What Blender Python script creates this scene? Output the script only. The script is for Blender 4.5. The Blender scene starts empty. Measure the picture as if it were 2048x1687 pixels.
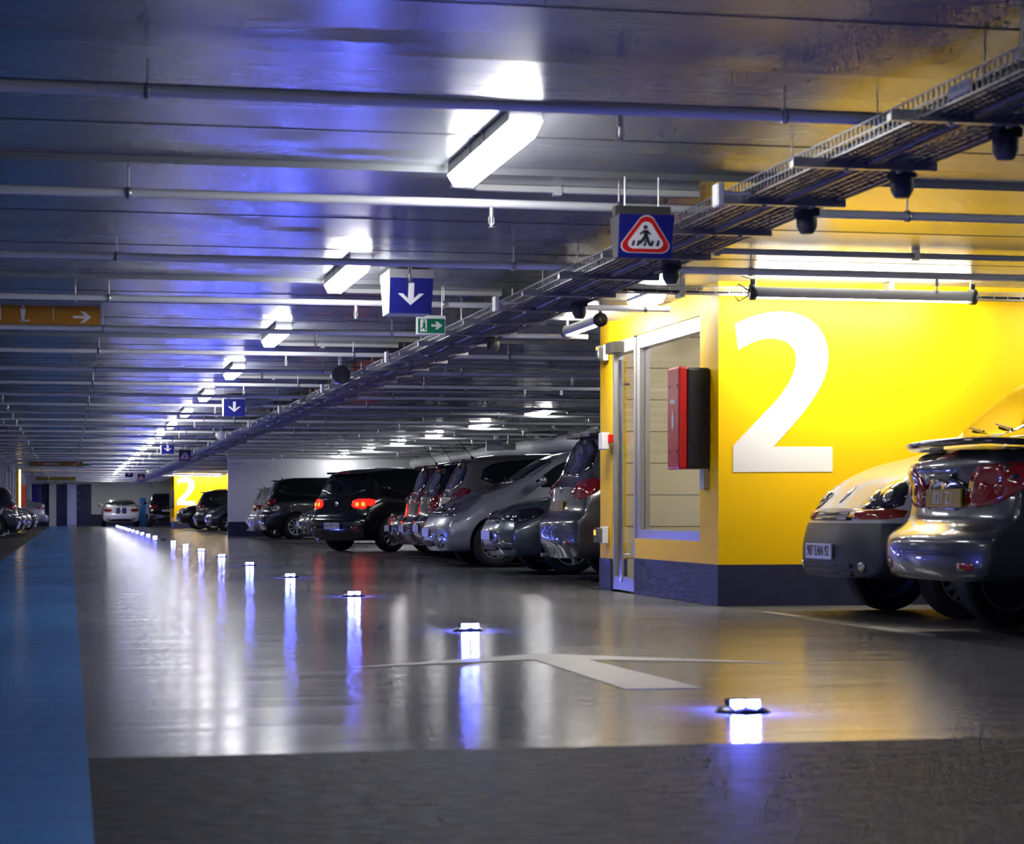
import bpy, bmesh, math, random
from math import sin, cos, pi, radians
from mathutils import Vector, Matrix
from mathutils.bvhtree import BVHTree
random.seed(7)
COL = bpy.context.scene.collection

# ------------------------------------------------------------------ helpers
class MB:
    """collects shapes, then links them as ONE mesh object"""
    def __init__(s): s.v = []; s.f = []; s.m = []; s.sm = []
    def add(s, vs, fs, mi=0, smooth=False):
        b = len(s.v); s.v += [tuple(p) for p in vs]
        for f in fs: s.f.append([i + b for i in f]); s.m.append(mi); s.sm.append(smooth)
    def box(s, x0, x1, y0, y1, z0, z1, mi=0):
        s.add([(x0,y0,z0),(x1,y0,z0),(x1,y1,z0),(x0,y1,z0),(x0,y0,z1),(x1,y0,z1),(x1,y1,z1),(x0,y1,z1)],
              [(0,3,2,1),(4,5,6,7),(0,1,5,4),(1,2,6,5),(2,3,7,6),(3,0,4,7)], mi)
    def frustum(s, bot, top, mi=0):
        n = len(bot); s.add(list(bot) + list(top), [list(range(n))[::-1], list(range(n, 2*n))] + [(i, (i+1) % n, n+(i+1) % n, n+i) for i in range(n)], mi)
    def tube(s, pts, r, seg=8, mi=0, cap=True):
        pts = [Vector(p) for p in pts]; rings = []; up0 = None
        for i, p in enumerate(pts):
            d = (pts[min(i+1, len(pts)-1)] - pts[max(i-1, 0)]).normalized()
            if up0 is None: up0 = Vector((0,0,1)) if abs(d.z) < .9 else Vector((1,0,0))
            a = d.cross(up0).normalized(); b = a.cross(d).normalized()
            rr = r[i] if isinstance(r, (list, tuple)) else r
            rings.append([p + a*rr*cos(2*pi*k/seg) + b*rr*sin(2*pi*k/seg) for k in range(seg)])
        vs = [q for R in rings for q in R]; fs = []
        for i in range(len(pts)-1):
            for k in range(seg):
                k2 = (k+1) % seg; fs.append((i*seg+k, i*seg+k2, (i+1)*seg+k2, (i+1)*seg+k))
        s.add(vs, fs, mi, True)
        if cap:
            s.add(rings[0], [list(range(seg))], mi); s.add(rings[-1], [list(range(seg))[::-1]], mi)
    def lathe(s, prof, c, axis='z', seg=28, mi=0, a0=0, a1=2*pi, smooth=True):
        full = abs(a1-a0-2*pi) < 1e-6; n = seg if full else seg+1; vs = []
        for (r, h) in prof:
            for k in range(n):
                a = a0 + (a1-a0)*k/seg; p = (r*cos(a), r*sin(a), h)
                if axis == 'y': p = (p[0], p[2], p[1])
                if axis == 'x': p = (p[2], p[0], p[1])
                vs.append((p[0]+c[0], p[1]+c[1], p[2]+c[2]))
        fs = []
        for i in range(len(prof)-1):
            for k in range(seg):
                k2 = (k+1) % n; fs.append((i*n+k, i*n+k2, (i+1)*n+k2, (i+1)*n+k))
        s.add(vs, fs, mi, smooth)
    def prism(s, poly, frame, t, mi=0):
        """poly: 2D outline; frame(u,v,w)->3D; extruded w from 0 to t"""
        n = len(poly); vs = [frame(u, v, 0) for u, v in poly] + [frame(u, v, t) for u, v in poly]
        s.add(vs, [list(range(n))[::-1], list(range(n, 2*n))] + [(i, (i+1) % n, n+(i+1) % n, n+i) for i in range(n)], mi)
    def build(s, name, mats, parent=None, loc=(0,0,0), rz=0, sharp=None):
        me = bpy.data.meshes.new(name); me.from_pydata(s.v, [], s.f)
        for m in (mats if isinstance(mats, (list, tuple)) else [mats]): me.materials.append(m)
        me.polygons.foreach_set('material_index', s.m); me.polygons.foreach_set('use_smooth', s.sm)
        bm = bmesh.new(); bm.from_mesh(me)
        ng = [f for f in bm.faces if len(f.verts) > 4]
        if ng: bmesh.ops.triangulate(bm, faces=ng)
        bmesh.ops.recalc_face_normals(bm, faces=bm.faces); bm.to_mesh(me); bm.free()
        me.update()
        return link(name, me, parent, loc, rz)

def link(name, me, parent=None, loc=(0,0,0), rz=0):
    o = bpy.data.objects.new(name, me); COL.objects.link(o); o.location = loc; o.rotation_euler = (0,0,rz)
    if parent: o.parent = parent
    return o
def tag(o, label=None, cat=None, group=None, kind=None):
    if label: o['label'] = label
    if cat: o['category'] = cat
    if group: o['group'] = group
    if kind: o['kind'] = kind
    return o
def empty(name, loc=(0,0,0), rz=0):
    o = bpy.data.objects.new(name, None); COL.objects.link(o); o.location = loc; o.rotation_euler = (0,0,rz)
    o.empty_display_size = .2
    return o
def copy_tree(o, parent=None):
    c = o.copy(); COL.objects.link(c); c.parent = parent
    for ch in [x for x in KIDS.get(o.name, [])] or list(o.children):
        copy_tree(ch, c)
    return c
KIDS = {}
ORD = ['nearest','second','third','fourth','fifth','sixth','seventh','eighth','ninth','tenth','eleventh','twelfth','thirteenth','fourteenth',
       'fifteenth','sixteenth','seventeenth','eighteenth','nineteenth','twentieth','twenty-first','twenty-second','twenty-third','twenty-fourth','twenty-fifth',
       'twenty-sixth','twenty-seventh','twenty-eighth','twenty-ninth','thirtieth','thirty-first','thirty-second','thirty-third','thirty-fourth','thirty-fifth',
       'thirty-sixth','thirty-seventh','thirty-eighth','thirty-ninth','fortieth','forty-first','forty-second']

# ------------------------------------------------------------------ materials
def mat(name, col=(.5,.5,.5), rough=.5, metal=0, emit=None, es=0, coat=0, spec=.5, trans=0):
    m = bpy.data.materials.new(name); m.use_nodes = True; b = m.node_tree.nodes['Principled BSDF']
    b.inputs['Base Color'].default_value = (*col, 1); b.inputs['Roughness'].default_value = rough
    b.inputs['Metallic'].default_value = metal; b.inputs['Coat Weight'].default_value = coat
    b.inputs['Coat Roughness'].default_value = .03; b.inputs['Specular IOR Level'].default_value = spec
    b.inputs['Transmission Weight'].default_value = trans
    if emit: b.inputs['Emission Color'].default_value = (*emit, 1); b.inputs['Emission Strength'].default_value = es
    return m
def nd(m, t, **k):
    n = m.node_tree.nodes.new(t)
    for a, v in k.items():
        if a in n.inputs: n.inputs[a].default_value = v
        else: setattr(n, a, v)
    return n
def lk(m, a, b): m.node_tree.links.new(a, b)
def textured(name, col, rough, scale=(1,1,1), nscale=3, cvar=.25, rvar=.1, bump=.1, bdist=.01, metal=0, spec=.5, detail=4, coat=0):
    m = mat(name, col, rough, metal, spec=spec, coat=coat); b = m.node_tree.nodes['Principled BSDF']
    tc = nd(m, 'ShaderNodeTexCoord'); mp = nd(m, 'ShaderNodeMapping'); mp.inputs['Scale'].default_value = scale
    lk(m, tc.outputs['Object'], mp.inputs['Vector'])
    n = nd(m, 'ShaderNodeTexNoise'); n.inputs['Scale'].default_value = nscale; n.inputs['Detail'].default_value = detail
    lk(m, mp.outputs[0], n.inputs['Vector'])
    mx = nd(m, 'ShaderNodeMix', data_type='RGBA')
    mx.inputs[6].default_value = (*[c*(1-cvar) for c in col], 1); mx.inputs[7].default_value = (*[min(1, c*(1+cvar)) for c in col], 1)
    lk(m, n.outputs['Fac'], mx.inputs[0]); lk(m, mx.outputs[2], b.inputs['Base Color'])
    mr = nd(m, 'ShaderNodeMapRange'); mr.inputs[3].default_value = max(.01, rough-rvar); mr.inputs[4].default_value = rough+rvar
    lk(m, n.outputs['Fac'], mr.inputs[0]); lk(m, mr.outputs[0], b.inputs['Roughness'])
    if bump:
        bp = nd(m, 'ShaderNodeBump'); bp.inputs['Strength'].default_value = bump; bp.inputs['Distance'].default_value = bdist
        lk(m, n.outputs['Fac'], bp.inputs['Height']); lk(m, bp.outputs[0], b.inputs['Normal'])
    return m

M = {}
M['floor'] = textured('polished_grey_resin', (.19,.19,.197), .18, (.28,4.2,1), 2.0, .20, .08, .34, .0045, spec=.2, detail=6)
M['blue'] = textured('blue_path_paint', (.065,.25,.66), .24, (.3,3.2,1), 1.8, .16, .06, .3, .006, spec=.4)
M['asphalt'] = textured('dark_rough_screed', (.014,.0155,.017), .62, (1,1.8,1), 11, .6, .16, .9, .016, spec=.3, detail=10)
M['bay'] = textured('dark_bay_floor', (.055,.057,.063), .42, (.7,2,1), 3, .25, .1, .3, .006)
M['ceil'] = textured('lacquered_ceiling_panel', (.34,.36,.375), .27, (.25,1.5,1), 1.2, .06, .04, .09, .02, metal=.45, spec=.9)
M['ceil2'] = textured('lacquered_ceiling_rib', (.30,.32,.335), .25, (.25,1.5,1), 1.4, .06, .04, .09, .02, metal=.45, spec=.9)
M['joint'] = mat('panel_joint', (.05,.05,.055), .6)
M['wallw'] = textured('white_wall_paint', (.78,.79,.82), .55, (1,1,1), 2, .06, .05, .05, .005)
M['wally'] = textured('yellow_wall_paint', (.88,.54,.0), .5, (1,1,1), 2, .03, .04, .03, .003, spec=.22)
M['dado'] = textured('dark_navy_plinth_paint', (.018,.020,.058), .5, (1,1,.4), 5, .3, .08, .05, .004)
M['white'] = mat('white_paint', (.8,.8,.78), .45)
M['linepaint'] = textured('white_road_paint', (.62,.61,.58), .4, (1,2,1), 4, .08, .05, .05, .002)
M['pipe'] = mat('white_pipe_paint', (.72,.73,.74), .35)
M['pipedark'] = mat('grey_pipe_paint', (.42,.43,.44), .4)
M['steel'] = mat('galvanised_steel', (.5,.51,.53), .32, .85)
M['alu'] = mat('brushed_aluminium', (.55,.55,.57), .35, .8)
M['black'] = mat('black_plastic', (.012,.012,.013), .45)
M['cable'] = mat('black_cable', (.014,.014,.017), .4)
M['rubber'] = mat('tyre_rubber', (.012,.012,.013), .7)
M['darkgrey'] = mat('dark_grey_plastic', (.05,.05,.055), .45)
M['red'] = mat('red_enamel', (.55,.012,.01), .3)
M['navy'] = mat('navy_sign_face', (.008,.011,.15), .35)
M['orange'] = mat('orange_sign_face', (.42,.18,.01), .4)
M['green'] = mat('green_sign_face', (.0,.14,.07), .35)
M['signwhite'] = mat('white_sign_vinyl', (.7,.7,.68), .4)
M['lamp'] = mat('fluorescent_diffuser', (.9,.9,.9), .4, emit=(1,.985,.99), es=40)
M['tube'] = mat('fluorescent_tube', (.9,.9,.9), .4, emit=(1,.93,.80), es=115)
M['led'] = mat('blue_led_lens', (.2,.3,.9), .2, emit=(.10,.13,1), es=1900)
M['amber'] = mat('amber_pilot_lamp', (.9,.4,.05), .3, emit=(1,.35,.04), es=2)
M['glassclear'] = mat('clear_glass', (1,1,1), .02, trans=1); M['glassclear'].node_tree.nodes['Principled BSDF'].inputs['IOR'].default_value = 1.1
M['glass'] = mat('tinted_car_glass', (.008,.010,.011), .04, spec=.8, coat=.5)
M['chrome'] = mat('chrome', (.75,.75,.77), .12, 1)
M['rim'] = mat('alloy_rim', (.72,.73,.75), .3, .8)
M['hub'] = mat('silver_wheel_trim', (.35,.36,.38), .35, .6)
M['headlamp'] = mat('headlamp_lens', (.22,.23,.25), .08, .6, coat=1)
M['headdark'] = mat('dark_headlamp_lens', (.03,.032,.036), .06, .3, coat=1)
M['taillamp'] = mat('red_tail_lens', (.26,.006,.008), .12, coat=1, spec=.8)
M['taillit'] = mat('lit_brake_lamp', (.8,.02,.01), .2, emit=(1,.010,.004), es=2.2)
M['taillitcore'] = mat('lit_brake_bulb', (.8,.1,.01), .2, emit=(1,.10,.01), es=6)
M['amberlens'] = mat('amber_red_lens', (.35,.03,.012), .12, coat=1)
M['platew'] = mat('white_number_plate', (.62,.63,.62), .35)
M['platey'] = mat('yellow_number_plate', (.42,.29,.02), .3)
M['plateblue'] = mat('blue_plate_band', (.02,.07,.35), .35)
M['ink'] = mat('black_ink', (.015,.015,.018), .5)
M['bluepanel'] = mat('bright_blue_paint', (.03,.2,.62), .45)
M['gate'] = mat('dark_blue_gate', (.02,.022,.11), .45)
M['bluegloss'] = mat('blue_leaf_gloss', (.02,.02,.35), .3)
M['cream'] = mat('cream_tile', (.60,.52,.34), .18)
M['speakergrille'] = textured('grey_speaker_mesh', (.10,.10,.11), .6, (1,1,1), 60, .4)
# tiled inner wall
def tile_mat():
    m = mat('cream_wall_tiles', (.62,.55,.36), .16); b = m.node_tree.nodes['Principled BSDF']
    tc = nd(m, 'ShaderNodeTexCoord'); sp = nd(m, 'ShaderNodeSeparateXYZ'); lk(m, tc.outputs['Object'], sp.inputs[0])
    ad = nd(m, 'ShaderNodeMath', operation='ADD'); lk(m, sp.outputs[0], ad.inputs[0]); lk(m, sp.outputs[1], ad.inputs[1])
    cb = nd(m, 'ShaderNodeCombineXYZ'); lk(m, ad.outputs[0], cb.inputs[0]); lk(m, sp.outputs[2], cb.inputs[1])
    br = nd(m, 'ShaderNodeTexBrick'); br.offset = 0; br.inputs['Scale'].default_value = 1
    br.inputs['Brick Width'].default_value = 1.2; br.inputs['Row Height'].default_value = .30; br.inputs['Mortar Size'].default_value = .006
    br.inputs['Color1'].default_value = (.85,.77,.55,1); br.inputs['Color2'].default_value = (.80,.72,.50,1); br.inputs['Mortar'].default_value = (.25,.21,.13,1)
    lk(m, cb.outputs[0], br.inputs['Vector']); lk(m, br.outputs['Color'], b.inputs['Base Color'])
    bp = nd(m, 'ShaderNodeBump'); bp.inputs['Strength'].default_value = .3; bp.inputs['Distance'].default_value = .004
    n = nd(m, 'ShaderNodeTexNoise'); n.inputs['Scale'].default_value = 2.2; lk(m, tc.outputs['Object'], n.inputs['Vector'])
    lk(m, n.outputs['Fac'], bp.inputs['Height']); lk(m, bp.outputs[0], b.inputs['Normal'])
    return m
M['tiles'] = tile_mat()
def paint(name, col, metal=.55, rough=.32):
    m = mat(name, col, rough, metal, coat=1); return m

H = 2.54; XE = 4.97            # ceiling height, line where the bays begin
YEND = 118.0; PITCH = 5.5

# ------------------------------------------------------------------ floor
f = MB()
def quad(x0, x1, y0, y1, mi, z=0): f.add([(x0,y0,z),(x1,y0,z),(x1,y1,z),(x0,y1,z)], [(0,1,2,3)], mi)
ys = [-5, 6.53, 16, 40, 70, YEND]
for a, b in zip(ys[:-1], ys[1:]):
    quad(-7.5, -1.0, a, b, 3); quad(-1.0, .055, a, b, 1)
    quad(.055, XE, a, b, 2 if b <= 6.6 else 0); quad(XE, 10.8, a, b, 2 if b <= 6.6 else 3)
tag(f.build('floor', [M['floor'], M['blue'], M['asphalt'], M['bay']]), 'polished grey resin parking floor with a blue walkway strip and dark near band', kind='structure')

# ceiling : shallow steps every half module, thin joints
c = MB(); y = -5.0; k = 0
edges = [-5.0, -2.75+.0] ; edges = [-5.0]
yy = 11.0 - PITCH*3
while yy < YEND:
    if yy > -5: edges.append(yy)
    edges.append(yy + 2.72); yy += PITCH
edges = sorted(e for e in edges if e < YEND) + [YEND]
for i, (a, b) in enumerate(zip(edges[:-1], edges[1:])):
    low = (round((a - 11.0)/PITCH*2) % 2 == 0)
    z = H - (.035 if low else 0)
    c.add([(-7.5,a,z),(10.8,a,z),(10.8,b,z),(-7.5,b,z)], [(0,3,2,1)], 1 if low else 0)
    c.add([(-7.5,b,H-.035),(10.8,b,H-.035),(10.8,b,H),(-7.5,b,H)], [(0,1,2,3)], 0)
    n = 3
    for j in range(1, n):
        q = a + (b-a)*j/n
        c.box(-7.5, 10.8, q-.006, q+.006, z-.0025, z+.001, 2)
c.box(-7.5, 10.8, -5, YEND, H+.01, H+.16, 0)
tag(c.build('ceiling', [M['ceil'], M['ceil2'], M['joint']]), 'low glossy grey panelled ceiling', kind='structure')

# ------------------------------------------------------------------ walls
def wall(name, x0, x1, y0, y1, m, label, z0=0, z1=H, dado=.325, dsides='', parent=None):
    w = MB(); w.box(x0, x1, y0, y1, z0 if not dado else z0, z1, 0)
    o = w.build(name, [m], parent)
    if not parent: tag(o, label, kind='structure')
    if dado:
        d = MB(); e = .006
        d.box(x0-e, x1+e, y0-e, y1+e, .001, dado, 0); tag(d.build('plinth_band', [M['dado']], o), 'dark navy plinth band')
    return o
wall('wall_right', 10.8, 11.0, -5, YEND, M['wallw'], 'long white wall behind the right parking bays')
wall('wall_left', -7.7, -7.5, -5, YEND, M['wallw'], 'white wall behind the left parking bays')
wall('wall_rear', -7.7, 11, -5.2, -5, M['wallw'], 'white wall behind the camera')
wall('wall_far', -7.7, 11, YEND, YEND+.2, M['wallw'], 'white end wall behind the striped car', dado=.62)
wall('wall_partition', 4.68, 10.8, 64.6, 64.85, M['wallw'], 'white cross wall between the parking bays', dado=.45)
b = MB(); b.box(-7.5, 10.8, YEND-.35, YEND, H-.2, H, 0); tag(b.build('trim_1', [M['pipedark']]), 'grey beam over the end wall', kind='structure')
b = MB(); b.box(4.62, 10.8, 64.45, 64.95, H-.17, H, 0); tag(b.build('trim_2', [M['pipedark']]), 'grey beam over the cross wall', kind='structure')

# far gate, blue column and wall details on the end wall
g = empty('rolling_gate', (-.12, YEND-.06, 0)); tag(g, 'dark blue rolling gate filling the left of the end wall', 'gate')
m_ = MB()
for i in range(9): m_.box(-1.36+i*.152, -1.36+i*.152+.14, -.04, .04, .02, 2.25, 0)
m_.build('gate_leaf', [M['gate']], g)
m_ = MB(); m_.box(.02, .52, -.05, .03, .02, 2.25, 0); m_.build('slatted_panel', [M['steel']], g)
m_ = MB()
for i in range(4): m_.lathe([(0,-.02),(.035,-.02),(.03,.0)], (.62, -.03, .95+i*.42), 'y', 10)
m_.build('pilot_studs', [M['signwhite']], g)
m_ = MB(); m_.box(.5, 1.3, -.04, .04, .02, 2.25, 0); m_.build('side_panel', [M['gate']], g)
p = MB(); p.box(-.19, .19, -.3, 0, 0, 2.3, 0); tag(p.build('concrete_pillar', [M['pipe']], None, (-.86, YEND-.13, 0)), 'pale grey pillar dividing the blue gate', 'pillar')
p = MB(); p.box(-.45, .35, -.06, 0, 0, 2.25, 0); tag(p.build('blue_door', [M['bluegloss']], None, (-1.90, YEND-.01, 0)), 'shiny blue door left of the gate pillar', 'door')
p = MB(); p.box(-.165, .165, -.25, 0, 0, 1.5, 0); tag(p.build('blue_column', [M['bluepanel']], None, (3.85, YEND-2.5, 0)), 'bright blue column standing right of the striped car', 'column')

# ------------------------------------------------------------------ yellow stairwell block (Y 16.05 .. 19.8)
TWO = [(5.104,2.208),(5.13,2.004)]
def bez(p0, p1, p2, p3, n=8):
    return [tuple((1-t)**3*a+3*(1-t)**2*t*b_+3*(1-t)*t*t*c_+t**3*d for a, b_, c_, d in zip(p0, p1, p2, p3)) for t in [i/n for i in range(1, n+1)]]
TWO += bez((5.13,2.004),(5.22,2.06),(5.32,2.105),(5.411,2.10)) + bez((5.411,2.10),(5.54,2.098),(5.61,2.03),(5.606,1.93))
TWO += bez((5.606,1.93),(5.605,1.79),(5.45,1.61),(5.349,1.52)) + [(5.089,1.256),(5.089,1.05),(5.908,1.056),(5.908,1.253),(5.419,1.251)]
TWO += bez((5.419,1.251),(5.62,1.46),(5.875,1.72),(5.874,1.95)) + bez((5.874,1.95),(5.875,2.16),(5.74,2.31),(5.50,2.312)) + bez((5.50,2.312),(5.35,2.312),(5.22,2.27),(5.104,2.208))
def yellow_block(name, y0, dep, full, label):
    """stairwell kiosk: front wall with the figure, side frame with window and door"""
    root = empty(name, (0, y0, 0)); tag(root, label, kind='structure')
    w = MB()
    w.box(XE, 9.3, 0, .2, 0, H, 0)                            # front wall
    w.box(9.1, 9.3, .2, dep, 0, H, 0)
    w.box(XE, 9.1, dep-.2, dep, 0, H, 0)                      # back wall
    w.box(XE, XE+.15, .2, .5, 0, H, 0)                        # corner pier
    w.box(XE, XE+.15, .5, 2.52, 0, .5, 0)                     # below window
    w.box(XE, XE+.15, .5, dep-.2, 2.32, H, 0)                 # lintel
    w.box(XE, XE+.15, dep-.42, dep-.2, 0, 2.32, 0)            # door post
    w.build('wall_shell', [M['wally']], root)
    d = MB(); e = .008
    d.box(XE-e, 9.3+e, -e, .25, .002, .325, 0); d.box(XE-e, XE+.15, .25, 2.53, .002, .325, 0); d.box(XE-e, XE+.16, dep-.43, dep+e, .002, .30, 0)
    tag(d.build('plinth_band', [M['dado']], root), 'dark navy plinth band')
    t = MB(); t.prism(TWO, lambda u, v, q: (u, -q, v), .004, 0); tag(t.build('painted_number', [M['white']], root), 'big white painted figure 2')
    if full:
        i_ = MB(); i_.box(6.35, 6.45, .2, dep-.2, 0, H, 0); tag(i_.build('inner_wall', [M['tiles']], root), 'cream tiled inner wall')
        i_ = MB(); i_.box(XE+.15, 6.35, dep-.26, dep-.2, 0, H, 0); i_.box(XE+.15, 6.35, .2, .24, 0, H, 0); tag(i_.build('inner_wall', [M['tiles']], root), 'cream tiled inner wall')
    return root
YB = 16.05
yb = yellow_block('wall_stairwell', YB, 3.8, True, 'bright yellow stairwell block with a large white 2')
# its window, door and fittings
wn = empty('window_1', (XE+.05, YB+.5, 0)); tag(wn, 'tall glazed side light in the yellow stairwell block', kind='structure')
q = MB(); q.box(-.03,.07,0,2.02,.5,.58); q.box(-.03,.07,0,2.02,2.2,2.32); q.box(-.03,.07,1.93,2.02,.58,2.2); q.box(-.03,.07,0,.05,.58,2.2)
q.build('window_frame', [M['alu']], wn)
q = MB(); q.box(.015,.025,.05,1.93,.58,2.2); q.build('window_pane', [M['glassclear']], wn)
dr = empty('door_1', (XE+.05, YB+2.52, 0)); tag(dr, 'glass door with metal frame in the yellow block', kind='structure')
q = MB(); q.box(-.04,.06,.02,.08,.02,2.3); q.box(-.04,.06,.8,.86,.02,2.3); q.box(-.04,.06,.08,.8,2.2,2.32); q.box(-.04,.06,.08,.8,.02,.14)
q.build('door_frame', [M['alu']], dr)
q = MB(); q.box(.0,.01,.08,.8,.14,2.2); q.build('door_pane', [M['glassclear']], dr)
q = MB(); q.tube([(-.1,.3,.1),(-.1,.3,2.12)], .02, 10); q.tube([(-.1,.3,.35),(-.02,.3,.35)], .012, 6); q.tube([(-.1,.3,1.9),(-.02,.3,1.9)], .012, 6)
tag(q.build('door_handle', [M['chrome']], dr), 'full height tubular pull handle')
q = MB(); q.box(-.14,-.04,.42,.72,2.2,2.3); tag(q.build('door_closer', [M['black']], dr), 'black door closer box')
# right far block
fb = yellow_block('wall_stairwell', 97.0, 4.0, False, 'distant yellow stairwell block with a white 2 at the aisle end')
fb.location.x = -.35
fb2 = MB(); fb2.box(-.2,0,0,.5,.9,1.75); fb2.build('extinguisher_cabinet', [M['black']], None, (4.62, 97.0, 0)); tag(bpy.data.objects['extinguisher_cabinet'], 'small dark cabinet on the distant yellow pillar', 'cabinet')

# fire cabinet on the near block
fc = empty('extinguisher_cabinet', (4.84, 16.43, 1.08)); tag(fc, 'red fronted black fire extinguisher cabinet on the yellow pillar', 'cabinet')
q = MB(); q.box(-.06,.13,-.165,.165,0,.8)
o = q.build('cabinet_body', [M['black']], fc); md = o.modifiers.new('b', 'BEVEL'); md.width = .02; md.segments = 3
q = MB(); q.box(-.13,-.06,-.17,.17,-.005,.81)
o = q.build('cabinet_door', [M['red']], fc); md = o.modifiers.new('b', 'BEVEL'); md.width = .018; md.segments = 3
q = MB()
for z in (.14,.66):
    for y_ in (-.12, .1): q.lathe([(0,-.004),(.014,-.004),(.014,.003)], (-.128, y_, z), 'x', 10)
q.build('cabinet_latch', [M['black']], o)
q = MB()
q.prism([(-.03,.32),(.03,.32),(.03,.42),(.012,.44),(.012,.47),(-.012,.47),(-.012,.44),(-.03,.42)], lambda u, v, t: (-.131-t, u, v), .002)
q.prism([(-.07,.52),(.07,.52),(.07,.55),(-.07,.55)], lambda u, v, t: (-.131-t, u, v), .002)
tag(q.build('pictogram', [M['signwhite']], o), 'white extinguisher pictogram')
q = MB(); q.box(.09,.128,-.12,.0,-.16,0); q.build('bracket', [M['alu']], fc)
# small fittings on the door post
def fitting(name, label, cat, y, z, parts):
    r = empty(name, (XE-.008, y, z)); tag(r, label, cat)
    for nm, bx, m_ in parts:
        q = MB(); q.box(*bx); o = q.build(nm, [m_], r); md = o.modifiers.new('b', 'BEVEL'); md.width = .008; md.segments = 2
fitting('emergency_light', 'white and amber emergency light high on the door post', 'emergency light', 19.55, 2.16, [('housing', (-.05,0,-.06,.06,0,.15), M['white']), ('lens', (-.10,-.05,-.055,.055,.01,.14), M['headlamp']), ('pilot_lamp', (-.104,-.10,-.03,.03,.1,.13), M['amber'])])
fitting('fire_alarm_button', 'red fire alarm call point at the post edge', 'alarm button', 19.4, 1.38, [('back_box', (-.10,-.03,-.06,.09,-.06,.10), M['pipe']), ('button_face', (-.05,0,-.1,-.06,0,.08), M['red'])])
fitting('floor_level_light', 'low amber lamp in a white box near the floor', 'lamp', 19.55, .44, [('housing', (-.06,0,-.06,.06,0,.16), M['white']), ('lens', (-.12,-.06,-.055,.055,.01,.15), M['headlamp']), ('pilot_lamp', (-.124,-.12,-.03,.03,.08,.13), M['amber'])])

# ------------------------------------------------------------------ left side piers and block
for i, y_ in enumerate([68.5, 73.0, 76.5, 80.0, 91.5, 95.5, 99.5, 104, 109, 114]):
    q = MB(); q.box(-.3,.0,-.22,.22,0,2.2); q.box(-.34,.02,-.26,.26,2.2,H)
    o = q.build('wall_pier', [M['wallw']], None, (-1.95, y_, 0)); tag(o, 'white pier beside the left parking bays, %s from the camera' % ORD[i], 'pier', 'white piers along the left bays')
    q = MB(); q.tube([(.03,-.18,.3),(.03,-.18,2.2)], .03, 8); q.build('drain_pipe', [M['pipe']], o)
lb = MB(); lb.box(-5.2,-1.86,83,83.2,0,H); lb.box(-2.05,-1.86,83.2,88,0,H); lb.box(-5.2,-1.86,87.8,88,0,H)
lbo = tag(lb.build('wall_left_block', [M['wally']]), 'yellow stairwell block on the left side', kind='structure')
q = MB(); q.box(-1.86,-1.80,83.1,83.6,.2,2.35); tag(q.build('reveal_glow', [mat('lit_door_reveal', (.9,.7,.3), .4, emit=(1,.72,.22), es=7)], lbo), 'glowing lit door reveal')  # no lamp: emission stands in for light falling on the door reveal
q = MB(); q.box(-.2,0,-.2,.2,0,.85); o = tag(q.build('extinguisher_cabinet', [M['red']], None, (-1.65, 85.5, .95)), 'red fire cabinet on the distant left yellow block', 'cabinet')
q = MB(); q.box(0,.02,-.18,.18,.03,.82); q.build('cabinet_door', [M['black']], o)

# ------------------------------------------------------------------ pillars of the right wall, duct
for i, y_ in enumerate([31.2, 36.7, 42.2, 47.7, 53.2, 58.7]):
    q = MB(); q.box(-.3,0,-.2,.2,0,H-.01); q.box(-.32,.0,-.22,-.2,0,H-.01)
    tag(q.build('concrete_pillar', [M['pipedark']], None, (10.79, y_, 0)), 'grey pillar on the wall behind the right cars, %s from the camera' % ORD[i], 'pillar', 'pillars on the right wall')
q = MB(); q.tube([(0,-18,0),(0,22.0,0)], .17, 16); d0 = q.build('air_duct', [M['pipe']], None, (10.3, 42.3, H-.32)); tag(d0, 'rounded pale duct under the ceiling behind the right cars', 'duct')
q = MB()
for i in range(9):
    q = MB(); q.box(-.18,.18,0,.05,.12,.28); q.build('duct_strap', [M['steel']], d0, (0,-16+i*4.6,0)); q = MB()

# ------------------------------------------------------------------ ceiling lights
def ceiling_light():
    r = empty('ceiling_light', (2.0, 0, H)); 
    q = MB(); q.box(-.075,.075,-.79,.79,-.055,-.002); q.build('housing', [M['pipe']], r)
    q = MB(); w, t, z0, z1, L_ = .075, .05, -.055, -.12, .80
    bot = [(-w,-L_,z0),(w,-L_,z0),(w,L_,z0),(-w,L_,z0)]; top = [(-t,-L_+.05,z1),(t,-L_+.05,z1),(t,L_-.05,z1),(-t,L_-.05,z1)]
    q.frustum(bot, top); q.build('diffuser', [M['lamp']], r)
    q = MB(); q.box(-.08,.08,-.2,-.15,-.06,-.001); q.box(-.08,.08,.15,.2,-.06,-.001); q.build('mounting_clip', [M['steel']], r)
    return r
L0 = ceiling_light(); n = 0
for k in range(-2, 20):
    y_ = 10.15 + PITCH*k
    o = L0 if n == 0 else copy_tree(L0)
    o.location = (2.0, y_, H if k >= -9 else H)
    lab = 'fluorescent ceiling light in the aisle row, %s in view' % ORD[k] if k >= 0 else 'fluorescent ceiling light over the near dark floor'
    tag(o, ('lit white ' + lab), 'ceiling light', 'aisle ceiling lights'); n += 1
for j, k in enumerate([0,1,3, 5, 6, 7, 8, 9, 10]):
    y_ = (10.15 + PITCH*k) if k < 5 else 36.5 + 5.42*(k-5)
    o = copy_tree(L0); o.location = (8.02, y_, H)
    lab = 'lit white ceiling light above the right parked cars, %s of its row in view' % ORD[j-3] if j >= 3 else 'lit white ceiling light over the near right bays'
    tag(o, lab, 'ceiling light', 'ceiling lights over the right bays')
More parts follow.
